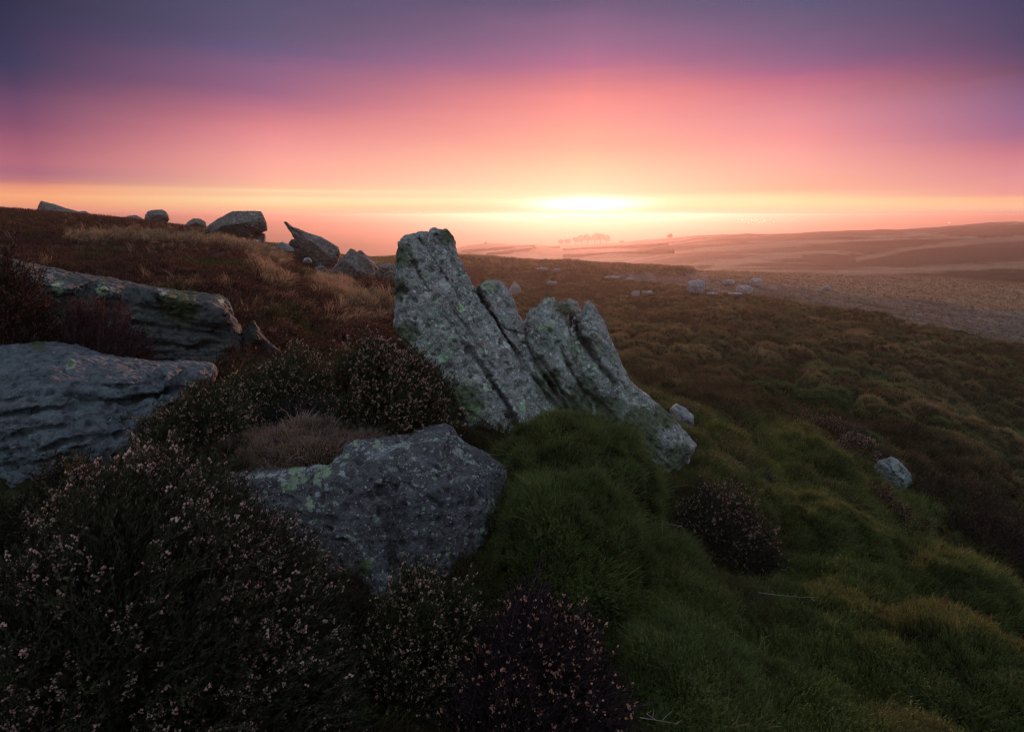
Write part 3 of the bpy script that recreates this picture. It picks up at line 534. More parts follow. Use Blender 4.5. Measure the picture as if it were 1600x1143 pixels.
def heather(leaf, stem, flower, nf=12, nl=46, h=1.0, seed=0, leafw=.02, fr_=.018):
    """one branching heather sprig; returns (foliage, flowers) templates, ~1 unit tall"""
    random.seed(seed); L = T(); Fl = T()
    def branch(p0, d, ln, k):
        pts = [np.array(p0, float)]; d = np.array(d, float)
        for i in range(4): d = d+np.array([U(-.14, .14), U(-.14, .14), .06]); d /= np.linalg.norm(d); pts.append(pts[-1]+d*ln/4)
        L.ribbon(pts, .007 if k else .012, stem, tuple(np.array(stem)*.6+np.array(leaf)*.4))
        return pts
    trunks = [branch((0, 0, 0), (U(-.2, .2), U(-.2, .2), 1), h*.92, 0)]
    for q in range(5):
        t = trunks[0]; i = random.choice((1, 2, 2, 3)); trunks.append(branch(t[i], (U(-.7, .7), U(-.7, .7), .9), h*U(.28, .45), 1))
    def pt(a0):
        b = random.choice(trunks); s_ = U(a0, .999)*4; i = int(s_); return b[i]+(b[i+1]-b[i])*(s_-i)
    for _ in range(nl):
        p = pt(.25); a = U(0, 6.28); ln = U(.05, .10); d = np.array([math.cos(a)*.6, math.sin(a)*.6, 1.0]); d /= np.linalg.norm(d); sd = np.array([-math.sin(a), math.cos(a), 0])*leafw*U(.6, 1.2)
        cc = tuple(np.array(leaf)*U(.55, 1.5)); L.tri(p-sd, p+sd, p+d*ln, cc)
    for _ in range(nf):
        if _ % 3 == 0: pc = pt(.72)
        p = pc+np.array([U(-.035, .035), U(-.035, .035), U(-.04, .04)]); Fl.blob(p, fr_*U(.7, 1.3), tuple(np.array(flower)*U(.6, 1.25)))
    return L.arr(), Fl.arr()
def shoots(c0, c1, n=9, seed=0, spread=.35, w=.022, leaves=10):
    random.seed(seed); L = T()
    for _ in range(n):
        a = U(0, 6.28); r_ = U(0, spread); p = np.array([math.cos(a)*r_, math.sin(a)*r_, 0]); h = U(.6, 1.05); d = np.array([math.cos(a)*r_*.8+U(-.2, .2), math.sin(a)*r_*.8+U(-.2, .2), h]); k = U(.7, 1.3)
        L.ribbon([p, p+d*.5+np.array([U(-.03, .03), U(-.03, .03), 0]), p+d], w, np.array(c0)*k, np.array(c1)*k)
        for q in range(leaves):
            t = U(.3, 1); b_ = p+d*t; a2 = U(0, 6.28); dd = np.array([math.cos(a2)*.09, math.sin(a2)*.09, .09]); sd = np.array([-math.sin(a2), math.cos(a2), 0])*.014
            L.tri(b_-sd, b_+sd, b_+dd, tuple((np.array(c0)*(1-t)+np.array(c1)*t)*U(.7, 1.4)))
    return L.arr()
def grass(c0, c1, n=16, seed=0, lean=.35, spread=.25, w=.014):
    random.seed(seed); L = T()
    for _ in range(n):
        a = U(0, 6.28); r_ = U(0, spread); p = np.array([math.cos(a)*r_, math.sin(a)*r_, 0]); h = U(.5, 1.05); k = U(.65, 1.35)
        d = np.array([U(-.3, .3)+lean, U(-.3, .3), 0]); L.ribbon([p, p+(d[0]*.15, d[1]*.15, h*.45), p+(d[0]*.5, d[1]*.5, h*.8), p+(d[0], d[1], h)], w, np.array(c0)*k, np.array(c1)*k)
    return L.arr()
def merge(temps, pos, mats, tints, ids):
    """numpy copies of little templates joined in one mesh"""
    VV = []; FF = []; CC = []; off = 0
    for t, (v, f, c_) in enumerate(temps):
        m = np.where(ids == t)[0]
        if not len(m) or not len(v): continue
        w = np.einsum('nij,vj->nvi', mats[m], v)+pos[m][:, None]; VV.append(w.reshape(-1, 3)); nv = len(v)
        FF.append((f[None]+(np.arange(len(m))*nv)[:, None, None]+off).reshape(-1, 3)); CC.append((c_[None]*tints[m][:, None]).reshape(-1, 3)); off += len(m)*nv
    return np.concatenate(VV), np.concatenate(FF), np.clip(np.concatenate(CC), 0, .9)
def frames(up, yaw, sc):
    up = up/np.linalg.norm(up, axis=1, keepdims=True); a = np.stack([np.cos(yaw), np.sin(yaw), yaw*0], -1); x = a-up*(a*up).sum(1, keepdims=True); x /= np.linalg.norm(x, axis=1, keepdims=True); y = np.cross(up, x)
    return np.stack([x, y, up], -1)*sc[:, None, None]
WIND = np.array([.35, .05, 0])
GREEN = (.042,.052,.022); DGREEN = (.024,.034,.016); STEM = (.075,.055,.045); PINK = (.52,.34,.31); BROWNF = (.30,.17,.12); PALEP = (.50,.36,.34)
def bush(label, pl, pr, ptop, Y, ry=None, kind='green', n=1500, ln=.22, flower=PINK, nf=12, leaf=GREEN, stem=STEM, group=None, name='heather_bush', shell=(.72, 1.02), fsz=.018, sink=.1, dens=None, nl=46, bare=0, leafw=.02, stand=None):
    cx = (pl+pr)/2; a = P(pl, ptop, Y); b_ = P(pr, ptop, Y); rx = (b_[0]-a[0])/2; x0 = (a[0]+b_[0])/2; ry = ry or rx*.8
    while stand is None and P(cx, ptop, Y)[2]-gz((a[0]+b_[0])/2, Y) < .30*rx+.05 and Y > 1.2:
        Y *= .98; a = P(pl, ptop, Y); b_ = P(pr, ptop, Y); rx = (b_[0]-a[0])/2; x0 = (a[0]+b_[0])/2
    zt = P(cx, ptop, Y)[2]; z0 = gz(x0, Y)-sink if stand is None else stand; rz = max(zt-z0, .12)
    root = empty(name, (x0, Y, z0)); tag(root, label, 'bush' if 'bush' in name else 'plant', group)
    sd = abs(hash((pl, ptop))) % 1000 if False else int(abs(pl*7+ptop*3)) % 1000
    tp = [heather(leaf, stem, flower, nf, nl, seed=sd+k, fr_=fsz, leafw=leafw) for k in range(6)]
    rg = np.random.default_rng(sd); u = rg.normal(size=(n, 3)); u[:, 2] = np.abs(u[:, 2])*1.1+.02; u /= np.linalg.norm(u, axis=1, keepdims=True)
    lump = 1+.32*fbm(u*2.0+sd, 3, 7)
    rad = (shell[0]+(shell[1]-shell[0])*rg.random(n)**.6)*lump
    tip = u*np.array([rx, ry, rz])*rad[:, None]
    up = u*np.array([.8, .8, .6])+np.array([0, 0, .75])+WIND+rg.normal(size=(n, 3))*.16; up /= np.linalg.norm(up, axis=1, keepdims=True)
    sc = ln*(.75+.5*rg.random(n)); pos = tip-up*sc[:, None]+np.array([x0, Y, z0]); pos[:, 2] += (base_z(pos[:, 0], pos[:, 1])-float(base_z([x0], [Y])[0]))*(1-u[:, 2]**2)
    mt = frames(up, rg.random(n)*6.28, sc); ti = (.65+.7*rg.random((n, 1)))*(1+.3*fbm(u*3+sd+4, 2, 3)[:, None])*np.ones((1, 3)); ids = rg.integers(0, 6, n)
    v, f, c_ = merge([t[0] for t in tp], pos, mt, ti, ids); mk('foliage', v, f, M_PLANT, root, False, c_)
    fm = rg.random(n)*.55+.45*(.5+1.6*fbm(u*2.8+sd+9, 2, 12)) < (dens or .65)
    fm &= rg.random(n) < .25+.9*u[:, 2]
    if nf and fm.any():
        v, f, c_ = merge([t[1] for t in tp], pos[fm], mt[fm], ti[fm]**.5, ids[fm]); o = mk('flowers', v, f, M_PLANT, root, False, c_); o['kind'] = 'stuff'
    # woody heart of the bush
    w = max(20, n//14); uu = rg.normal(size=(w, 3)); uu[:, 2] = np.abs(uu[:, 2])+.3; uu /= np.linalg.norm(uu, axis=1, keepdims=True); st = T(); random.seed(sd)
    for k in range(w):
        e = uu[k]*np.array([rx, ry, rz])*.85; q = np.array([rx*U(-.3, .3), ry*U(-.3, .3), 0]); m = (q+e)*.5+np.array([U(-.1, .1)*rx, U(-.1, .1)*ry, .12*rz]); st.ribbon([q, m, e], .004+.003*rx, np.array(stem)*.7, np.array(stem))
    v, f, c_ = st.arr(); mk('stems', v+np.array([x0, Y, z0]), f, M_PLANT, root, False, c_)
    return root
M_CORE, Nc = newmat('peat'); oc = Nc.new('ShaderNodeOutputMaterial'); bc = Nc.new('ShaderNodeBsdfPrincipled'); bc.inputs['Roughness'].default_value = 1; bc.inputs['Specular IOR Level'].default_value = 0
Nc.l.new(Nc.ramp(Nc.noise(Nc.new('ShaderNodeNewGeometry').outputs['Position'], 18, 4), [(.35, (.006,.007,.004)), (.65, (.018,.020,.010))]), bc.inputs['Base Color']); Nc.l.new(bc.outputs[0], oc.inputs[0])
def mound(label, pl, pr, ptop, Y, ry=None, n=9000, ln=.075, c0=(.012,.016,.006), c1=(.045,.062,.016), name='green_mound', group=None, sink=.1, tipmix=None, rot=0):
    cx = (pl+pr)/2; a = P(pl, ptop, Y); b_ = P(pr, ptop, Y); rx = (b_[0]-a[0])/2; x0 = (a[0]+b_[0])/2; ry = ry or rx*.8
    zt = P(cx, ptop, Y)[2]; z0 = gz(x0, Y)-sink; rz = max(zt-z0-ln*.8, .10)
    root = empty(name, (x0, Y, z0)); tag(root, label, 'plant', group); sd = int(abs(pl*5+ptop*11)) % 1000; rg = np.random.default_rng(sd)
    cr, sr = math.cos(rot), math.sin(rot)
    def surf(u):
        lump = 1+.20*fbm(u*1.9+sd, 3, 7)+.05*fbm(u*6+sd, 2, 8); q = u*np.array([rx, ry, rz])*lump[:, None]
        dz = gz_arr(q[:, 0]*cr-q[:, 1]*sr+x0, q[:, 0]*sr+q[:, 1]*cr+Y)-z0
        return np.stack([q[:, 0]*cr-q[:, 1]*sr, q[:, 0]*sr+q[:, 1]*cr, np.maximum(q[:, 2], 0)+(dz-sink)*(1-ss(0, .8, u[:, 2]))], -1)
    def gz_arr(x, y): return base_z(x, y)
    th = np.linspace(0, 2*math.pi, 48, endpoint=False); ph = np.linspace(0, math.pi/2, 16); TH, PH = np.meshgrid(th, ph)
    u = np.stack([np.cos(TH)*np.cos(PH), np.sin(TH)*np.cos(PH), np.sin(PH)], -1).reshape(-1, 3); sv = surf(u)
    id_ = np.arange(48*16).reshape(16, 48); r1 = np.roll(id_, -1, 1); q = np.stack([id_[:-1], r1[:-1], r1[1:], id_[1:]], -1).reshape(-1, 4)
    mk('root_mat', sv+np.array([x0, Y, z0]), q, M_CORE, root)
    u = rg.normal(size=(n, 3)); u[:, 2] = np.abs(u[:, 2]); u /= np.linalg.norm(u, axis=1, keepdims=True); u[:, 2] += .02; p = surf(u)+np.array([x0, Y, z0-.01])
    up = u*np.array([.9, .9, .5])+np.array([0, 0, .8])+WIND*.8+rg.normal(size=(n, 3))*.22; up += .55*np.stack([fbm(p*5, 2, 71), fbm(p*5+3, 2, 72), p[:, 0]*0], -1); sc = ln*(.5+.7*rg.random(n))*(1+1.1*fbm(p*6, 2, 79)).clip(.4, 2); pat = fbm(p*3, 3, 77)
    ti = (.6+.8*rg.random((n, 1)))*(1+.45*pat[:, None])*(np.array([[1, 1, 1]])+np.clip(fbm(p*2.2+8, 2, 78), 0, 1)[:, None]*np.array([[.40, .10, .1]]))
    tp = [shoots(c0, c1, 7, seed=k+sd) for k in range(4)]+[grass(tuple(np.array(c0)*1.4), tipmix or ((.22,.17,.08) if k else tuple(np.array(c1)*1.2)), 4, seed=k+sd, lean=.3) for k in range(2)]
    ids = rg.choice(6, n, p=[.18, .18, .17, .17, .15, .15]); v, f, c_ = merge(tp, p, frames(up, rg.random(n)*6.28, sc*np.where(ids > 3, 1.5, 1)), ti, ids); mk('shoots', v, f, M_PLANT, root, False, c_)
    return root
# big foreground bushes
bush('large dark heather bush with pinkish white dried flowers filling the bottom left corner', -150, 545, 732, 1.45, .62, n=4200, ln=.17, nf=13, dens=.62, fsz=.021, flower=(.50,.31,.28), leaf=(.044,.048,.024), group=None, shell=(.66, 1.0), nl=60, leafw=.014)
bush('dark green heather bush with small pale flowers under the foreground boulder', 555, 800, 888, 1.72, .26, n=1500, ln=.14, nf=10, flower=(.60,.38,.30), fsz=.026, dens=.7)
bush('purplish brown heather bush with sparse orange pink flowers, bottom centre', 690, 1010, 930, 1.48, .40, n=2500, ln=.13, nf=6, leaf=(.030,.018,.020), stem=(.10,.065,.075), flower=(.62,.32,.23), dens=.38, fsz=.026)
bush('wide heather bush with pale pink flowers just left of the tall slab', 480, 715, 528, 3.5, .55, n=2400, ln=.20, nf=9, flower=(.46,.28,.23), fsz=.026, dens=.62)
bush('heather bush with creamy flowers between the low slab and the wide bush', 340, 560, 548, 3.8, .5, n=1700, ln=.20, nf=9, flower=(.46,.32,.26), fsz=.026, dens=.62)
bush('low straggly heather bush spilling over the low left slab', 200, 440, 605, 3.05, .45, n=1700, ln=.18, nf=9, flower=(.42,.27,.23), fsz=.026, dens=.6)
bush('dark grey stemmed heather clump in the hollow above the reddish patch', 330, 620, 622, 3.2, .3, n=1200, ln=.17, nf=3, leaf=(.022,.026,.020), stem=(.09,.08,.09))
bush('dark heather with rusty leaves at the left edge beside the upper slab', -60, 62, 405, 3.95, .4, n=1300, ln=.2, nf=8, leaf=(.035,.02,.014), flower=(.24,.13,.09), fsz=.02)
bush('bare reddish twiggy bush growing in front of the upper slab', 40, 250, 450, 4.25, .35, n=900, ln=.26, nf=0, leaf=(.05,.022,.022), stem=(.10,.05,.055), nl=14, name='twiggy_bush')
bush('dark heather bush below the low left slab', -20, 210, 712, 2.35, .35, n=1300, ln=.16, nf=5, flower=(.30,.18,.14), leaf=(.022,.026,.014))
bush('brownish heather bush between the bottom left bush and the boulder', 180, 325, 705, 2.5, .25, n=1300, ln=.15, nf=10, flower=(.30,.18,.14), leaf=(.030,.028,.014))
bush('dark rounded heather bush with brown flower heads on the green slope', 1055, 1240, 778, 3.0, .42, n=1700, ln=.15, shell=(.45, 1.12), nf=9, dens=.5, flower=(.38,.25,.21), fsz=.026, leaf=(.018,.026,.016))
bush('rounded pink brown heather bush above the blue grey stone', 1298, 1398, 682, 5.9, .4, n=900, ln=.14, nf=14, flower=(.42,.27,.24), fsz=.036)
bush('low dark heather bush in front of the blue grey stone', 1285, 1440, 758, 5.1, .4, n=900, ln=.13, nf=10, flower=(.26,.15,.11), fsz=.032, leaf=(.022,.02,.014))
bush('dark heather bush right of the blue grey stone', 1425, 1600, 745, 5.4, .5, n=900, ln=.15, nf=9, flower=(.16,.10,.09), fsz=.025)
bush('small grey purple heather tuft beside the white stone behind the slab', 1125, 1180, 655, 5.4, .2, n=260, ln=.12, nf=8, flower=(.20,.16,.16), fsz=.028, leaf=(.03,.026,.03))
bush('small dark heather tuft on the green ridge', 1175, 1222, 738, 4.3, .16, n=220, ln=.11, nf=4, flower=(.14,.11,.12), leaf=(.018,.022,.02))
bush('brown heather bush far up the right slope behind the green mounds', 1240, 1345, 648, 6.8, .5, n=700, ln=.15, nf=12, flower=(.24,.14,.12), fsz=.03)
bush('dark heather bush at the right frame edge below the bright grass', 1480, 1640, 800, 4.6, .45, n=900, ln=.14, nf=8, flower=(.13,.09,.08), fsz=.022, leaf=(.02,.018,.014))
bush('dark heather clump hugging the left foot of the tall slab', 600, 735, 560, 3.75, .3, n=1000, ln=.19, nf=8, flower=(.36,.22,.18))
# reddish short heather patch above the boulder
mound('patch of short reddish bilberry shoots along the top of the foreground boulder', 300, 660, 658, 3.0, .34, n=8500, ln=.048, c0=(.12,.085,.07), c1=(.25,.17,.11), tipmix=(.42,.33,.33), name='bilberry_patch')
mound('short wiry heather strip between the twiggy patch and the bottom left bush', 285, 440, 700, 2.8, .22, n=3200, ln=.045, c0=(.10,.07,.055), c1=(.20,.14,.09), tipmix=(.30,.24,.22), name='bilberry_patch')
GM = [('rounded dark green cushion at the foot of the tall slab', 765,1040,655,3.25,.5),('bushy green cushion against the right side of the foreground boulder',772,1015,748,2.5,.5),('dark green cushion right of centre below the slab tip',1150,1345,690,5.0,.55),
 ('long green ridge of shoots running down from the slab tip',1010,1230,752,3.75,.5),('green cushion on the slope right of the dark rounded heather bush',1190,1390,792,3.5,.5),('yellow green cushion beside the slab tip',1075,1190,700,4.6,.4),
 ('broad green cushion near the right frame edge',1290,1600,868,3.2,.6),('green cushion below the dark rounded heather bush',1150,1420,950,2.35,.45),('dark cushion at the bottom right corner',1380,1700,1010,2.0,.5),('low green cushion bottom centre right',940,1200,1010,1.75,.35),
 ('green cushion between the two central cushions',930,1110,850,2.65,.35),('brown green cushion in front of the blue grey stone',1180,1310,770,4.1,.4),('small green cushion right of the white stone',1160,1265,672,6.2,.4)]
for i, (lb, pl, pr, pt_, Y, ry) in enumerate(GM):
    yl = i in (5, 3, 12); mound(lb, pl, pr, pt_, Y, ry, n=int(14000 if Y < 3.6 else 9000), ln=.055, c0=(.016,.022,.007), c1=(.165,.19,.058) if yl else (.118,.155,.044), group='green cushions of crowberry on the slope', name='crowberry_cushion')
# single dry stems
M_DRY = plant_mat('dry_stem', trans=.1)
def stem(label, segs, Y, w, colr, name='dry_stem'):
    t = T()
    for s in segs:
        pts = [P(a, b_, Y+(e[0] if e else 0)) for a, b_, *e in s]
        for sd in ((0, 0, 1), (0, 1, 0)): t.ribbon(pts, w, np.array(colr)*.8, np.array(colr), side=sd)
    v, f, c_ = t.arr(); o = mk(name, v, f, M_DRY, None, False, c_); z = v[:, 2].min(); b0 = Vector((float(v[:, 0].mean()), float(v[:, 1].mean()), float(z))); o.data.transform(__import__('mathutils').Matrix.Translation(-b0)); o.location = b0
    tag(o, label, 'twig'); return o
def sy(px, py, up=.06): return (hit(px, py) or 2.5)-up
stem('pale square bent dry stem left of the dark rounded heather bush', [[(1066,822),(1046,818),(1035,813),(1035,840),(1038,838),(1062,837)]], 2.45, .0018, (.26,.28,.24))
stem('brown forked bracken stalk lying below the dark rounded heather bush', [[(1080,906),(1100,910),(1122,922),(1138,934),(1145,940)],[(1122,924),(1138,918)],[(1130,927),(1152,926)]], 2.25, .003, (.16,.09,.055))
stem('pale v shaped dry stem in the lower green slope', [[(1157,964),(1160,985),(1162,998),(1138,982)]], 2.0, .002, (.34,.27,.20))
stem('long thin pale grass stalk lying across the green slope', [[(1185,925),(1215,929),(1250,932),(1275,933)],[(1266,932),(1274,940)]], 2.2, .0016, (.26,.32,.28))
stem('curved pale stalk near the bottom centre right', [[(1074,1057),(1090,1062),(1100,1085),(1110,1105)]], 1.62, .0018, (.28,.24,.18))
stem('pale twig with dried buds at the bottom edge right of the purplish bush', [[(1000,1120),(1025,1124),(1060,1130)],[(1025,1124),(1010,1114),(1018,1110)],[(1035,1124),(1052,1108)],[(1020,1120),(1022,1106)],[(1055,1130),(1066,1124)]], 1.47, .0025, (.40,.31,.27))
stem('thin dry grass stalks beside the right end of the boulder', [[(752,708),(775,710),(798,709)],[(770,700),(785,703),(800,712)],[(778,722),(790,728),(812,724)]], 2.85, .0016, (.30,.26,.15))
stem('brown bracken frond below the tip of the tall slab', [[(1055,760),(1075,757),(1100,762),(1110,755)],[(1085,790),(1095,770),(1104,756)],[(1098,748),(1108,752),(1118,766)]], 3.4, .004, (.20,.11,.06))
stem('rusty bracken frond beside the small white stone', [[(1085,660),(1100,656),(1112,664)],[(1090,652),(1100,662)],[(1098,650),(1108,666),(1116,660)]], 5.9, .010, (.36,.18,.12))
# ------------------------------------------------------------------ ground cover (uncountable): instanced tufts
HID = bpy.data.collections.new('tuft_library')
def lib(name, parts):
    cl = bpy.data.collections.new(name)
    for k, (v, f, c_) in enumerate(parts):
        o = mk('tuft_'+chr(97+k), v, f, M_TINT, None, False, c_, link=False); cl.objects.link(o)
    return cl
def cover(name, label, pts, up, sc, ids, tint, cl):
    n = len(pts); me = bpy.data.meshes.new(name); me.vertices.add(n); me.vertices.foreach_set('co', pts.astype(np.float32).ravel())
    up = up/np.linalg.norm(up, axis=1, keepdims=True)
    yaw = RNG.random(n)*6.28
    # euler XYZ aligning +Z with up: tilt about X then Y, small yaw first
    ry = np.arcsin(np.clip(up[:, 0], -1, 1)); rx = np.arctan2(-up[:, 1], up[:, 2])
    rot = np.stack([rx, ry, yaw*0], -1)
    a = me.attributes.new('rot', 'FLOAT_VECTOR', 'POINT'); a.data.foreach_set('vector', rot.astype(np.float32).ravel())
    a = me.attributes.new('scl', 'FLOAT', 'POINT'); a.data.foreach_set('value', sc.astype(np.float32))
    a = me.attributes.new('yaw', 'FLOAT', 'POINT'); a.data.foreach_set('value', yaw.astype(np.float32))
    a = me.attributes.new('idx', 'INT', 'POINT'); a.data.foreach_set('value', ids.astype(np.int32))
    a = me.attributes.new('tint', 'FLOAT_VECTOR', 'POINT'); a.data.foreach_set('vector', tint.astype(np.float32).ravel())
    o = bpy.data.objects.new(name, me); COL.objects.link(o)
    ng = bpy.data.node_groups.new(name, 'GeometryNodeTree'); ng.interface.new_socket('Geometry', in_out='INPUT', socket_type='NodeSocketGeometry'); ng.interface.new_socket('Geometry', in_out='OUTPUT', socket_type='NodeSocketGeometry')
    gi = ng.nodes.new('NodeGroupInput'); go = ng.nodes.new('NodeGroupOutput'); ip = ng.nodes.new('GeometryNodeInstanceOnPoints'); ci = ng.nodes.new('GeometryNodeCollectionInfo')
    ci.inputs['Collection'].default_value = cl; ci.inputs['Separate Children'].default_value = True; ci.inputs['Reset Children'].default_value = True
    def na(nm, dt):
        q = ng.nodes.new('GeometryNodeInputNamedAttribute'); q.data_type = dt; q.inputs['Name'].default_value = nm; return q.outputs[0]
    ip.inputs['Pick Instance'].default_value = True
    L = ng.links.new; L(gi.outputs[0], ip.inputs['Points']); L(ci.outputs[0], ip.inputs['Instance']); L(na('idx', 'INT'), ip.inputs['Instance Index']); L(na('rot', 'FLOAT_VECTOR'), ip.inputs['Rotation']); L(na('scl', 'FLOAT'), ip.inputs['Scale'])
    ri = ng.nodes.new('GeometryNodeRotateInstances'); cx = ng.nodes.new('ShaderNodeCombineXYZ'); L(na('yaw', 'FLOAT'), cx.inputs[2]); L(ip.outputs[0], ri.inputs['Instances']); L(cx.outputs[0], ri.inputs['Rotation']); ri.inputs['Local Space'].default_value = True
    L(ri.outputs[0], go.inputs[0]); md = o.modifiers.new('scatter', 'NODES'); md.node_group = ng
    tag(o, label, None, None, 'stuff'); return o
def simple_heath(seed, n=10, leaf=24, c0=(.35,.38,.3), c1=(1.25,1.0,.85)):
    """coarse heather tuft for the middle distance (tinted per tuft)"""
    random.seed(seed); L = T()
    for _ in range(n):
        a = U(0, 6.28); r_ = U(0, .45); p = np.array([math.cos(a)*r_, math.sin(a)*r_, 0]); d = np.array([math.cos(a)*r_*.9+U(-.15, .15), math.sin(a)*r_*.9+U(-.15, .15), U(.6, 1.)])
        L.ribbon([p, p+d*.5, p+d], .03, c0, c1)
        for q in range(leaf//n+2):
            t = U(.3, 1.05); b_ = p+d*t; a2 = U(0, 6.28); ll = U(.08, .16); dd = np.array([math.cos(a2)*ll, math.sin(a2)*ll, ll*.8]); s_ = np.array([-math.sin(a2), math.cos(a2), 0])*.04
            L.tri(b_-s_, b_+s_, b_+dd, tuple((np.array(c0)*(1-t)+np.array(c1)*t)*U(.7, 1.3)))
    return L.arr()
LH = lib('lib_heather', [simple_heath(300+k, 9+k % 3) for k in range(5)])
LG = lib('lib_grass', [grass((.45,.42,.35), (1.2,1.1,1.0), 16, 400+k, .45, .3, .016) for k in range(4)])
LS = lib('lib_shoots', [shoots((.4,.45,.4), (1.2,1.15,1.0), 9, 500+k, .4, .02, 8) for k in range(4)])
def sample(n, a0, a1, r0, r1, pw=1.0):
    az = np.radians(RNG.uniform(a0, a1, n)); r = np.exp(np.log(r0)+(np.log(r1)-np.log(r0))*RNG.random(n)**pw); return r*np.sin(az), r*np.cos(az), r
def upn(x, y, e=.15, k=.8):
    z = ground_z(x, y); dx = (ground_z(x+e, y)-z)/e; dy = (ground_z(x, y+e)-z)/e
    u = np.stack([-dx*k, -dy*k, x*0+1], -1); return z, u
def jitter(n, a=.5): return 1-a/2+a*RNG.random((n, 1))
def slope_mask(x, y):
    # the bank that climbs to the left
    return (x < -.045*y-.2) & (y > 3.5) & (np.hypot(x, y) < 60)
# 1 heather over the open moor
x, y, r = sample(420000, -30, 50, 4.3, 110, .9); z, u = upn(x, y)
bx, by = proj(np.stack([x, y, base_z(x, y)], -1)); st = strip_w(bx, by)*(r > 18); keep = (~slope_mask(x, y)) & (RNG.random(len(x)) > st*.9); x, y, r, z, u, bx, by = [q[keep] for q in (x, y, r, z, u, bx, by)]; n = len(x)
p = np.stack([x, y, z], -1); h = z-base_z(x, y)
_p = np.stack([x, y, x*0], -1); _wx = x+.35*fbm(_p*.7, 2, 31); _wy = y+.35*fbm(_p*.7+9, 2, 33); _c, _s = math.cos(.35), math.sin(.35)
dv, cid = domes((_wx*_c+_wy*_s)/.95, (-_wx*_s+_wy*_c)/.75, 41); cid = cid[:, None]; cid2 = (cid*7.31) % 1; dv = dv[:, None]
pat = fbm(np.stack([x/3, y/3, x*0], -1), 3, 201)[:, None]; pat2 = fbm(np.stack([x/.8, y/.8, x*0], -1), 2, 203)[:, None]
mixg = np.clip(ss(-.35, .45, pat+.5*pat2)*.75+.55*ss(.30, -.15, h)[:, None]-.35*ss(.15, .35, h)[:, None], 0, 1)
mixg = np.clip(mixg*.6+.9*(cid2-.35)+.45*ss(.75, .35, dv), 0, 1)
ct = (np.array([[.170,.150,.088]])*(1-mixg)+np.array([[.050,.112,.046]])*mixg)*(.5+1.0*cid)*(.55+.6*ss(.2, .8, dv))  # crease shade painted into the tint, besides greener moss in the gaps
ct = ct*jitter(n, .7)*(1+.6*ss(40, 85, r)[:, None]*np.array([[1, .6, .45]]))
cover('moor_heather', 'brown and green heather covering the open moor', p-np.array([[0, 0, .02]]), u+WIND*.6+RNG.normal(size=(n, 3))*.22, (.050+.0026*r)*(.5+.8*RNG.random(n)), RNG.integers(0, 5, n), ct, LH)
# 2 stubble strip and tan grass
x, y, r = sample(110000, 2, 50, 20, 115, .75); z = base_z(x, y); bx, by = proj(np.stack([x, y, z], -1)); n1_ = fbm(np.stack([x/5, y/5, x*0], -1), 3, 81)
tg = (lerp_line(bx, STRIP_HI)-by+9*n1_ > 0) & (bx > 1105); st = (strip_w(bx, by) > .5)
keep = (tg | (st & (RNG.random(len(x)) < .5))) & (y > 5); x, y, r, tg = x[keep], y[keep], r[keep], tg[keep]; z, u = upn(x, y); n = len(x)
sn_ = fbm(np.stack([x/1.2+y/6, y/7, x*0], -1), 4, 91)[:, None]; sq = ss(-.2, .25, sn_)
ct = np.where(tg[:, None], np.array([[.38,.265,.19]])*(1+.4*sn_), np.array([[.11,.075,.065]])*(1-sq)+np.array([[.165,.15,.155]])*sq)*jitter(n, .2)
cover('pale_grass', 'pale bleached grass and stubble beyond the heather', np.stack([x, y, z-.02], -1), u+WIND+RNG.normal(size=(n, 3))*.1, np.where(tg, .13, .05)*(.7+.6*RNG.random(n))*(1+r*.006), RNG.integers(0, 4, n), ct, LG)
# 3 left bank: heather and golden grass
x, y, r = sample(90000, -60, 4, 4, 58, .8); keep = slope_mask(x, y) | (x < .15) & (r < 9); keep &= ~((x > -5.5) & (x < -1.75) & (y > 3.6) & (y < 5.4)) | (RNG.random(len(x)) < .25); x, y, r = x[keep], y[keep], r[keep]; z, u = upn(x, y); n = len(x)
bx, by = proj(np.stack([x, y, z], -1)); g1 = fbm(np.stack([x/2.2, y/3.2, x*0], -1), 3, 211)
gl = np.maximum(np.exp(-(seg_dist(bx, by, [(110,372),(200,368),(290,372),(350,376),(400,392),(440,405)])/8)**2), np.exp(-(seg_dist(bx, by, [(500,440),(560,466),(612,482)])/13)**2)); gl = np.maximum(gl, .5*np.exp(-(seg_dist(bx, by, [(390,400),(410,425),(440,445)])/12)**2))
isg = RNG.random(n) < np.clip(gl*1.1+.16*ss(.15, .5, g1), 0, .9)*ss(4.5, 8, r)
m = ~isg; pg = ss(.1, .45, fbm(np.stack([x/1.6+4, y/2, x*0], -1), 3, 213))[:, None]
ch = (np.array([[.085,.045,.036]])*(1-pg)+np.array([[.055,.075,.022]])*pg)*jitter(n, .8)
cover('bank_heather', 'russet heather and mossy plants on the left bank', np.stack([x, y, z-.02], -1)[m], (u+WIND*.7+RNG.normal(size=(n, 3))*.15)[m], ((.12+.0016*r)*(.7+.6*RNG.random(n)))[m], RNG.integers(0, 5, m.sum()), ch[m], LH)
cgs = np.array([[.42,.27,.17]])*jitter(n, .8)
cover('bank_grass', 'golden dry grass streaks on the left bank', np.stack([x, y, z-.02], -1)[isg], (u+WIND*1.4+RNG.normal(size=(n, 3))*.12)[isg], ((.22+.001*r)*(.6+.6*RNG.random(n)))[isg], RNG.integers(0, 4, isg.sum()), cgs[isg], LG)
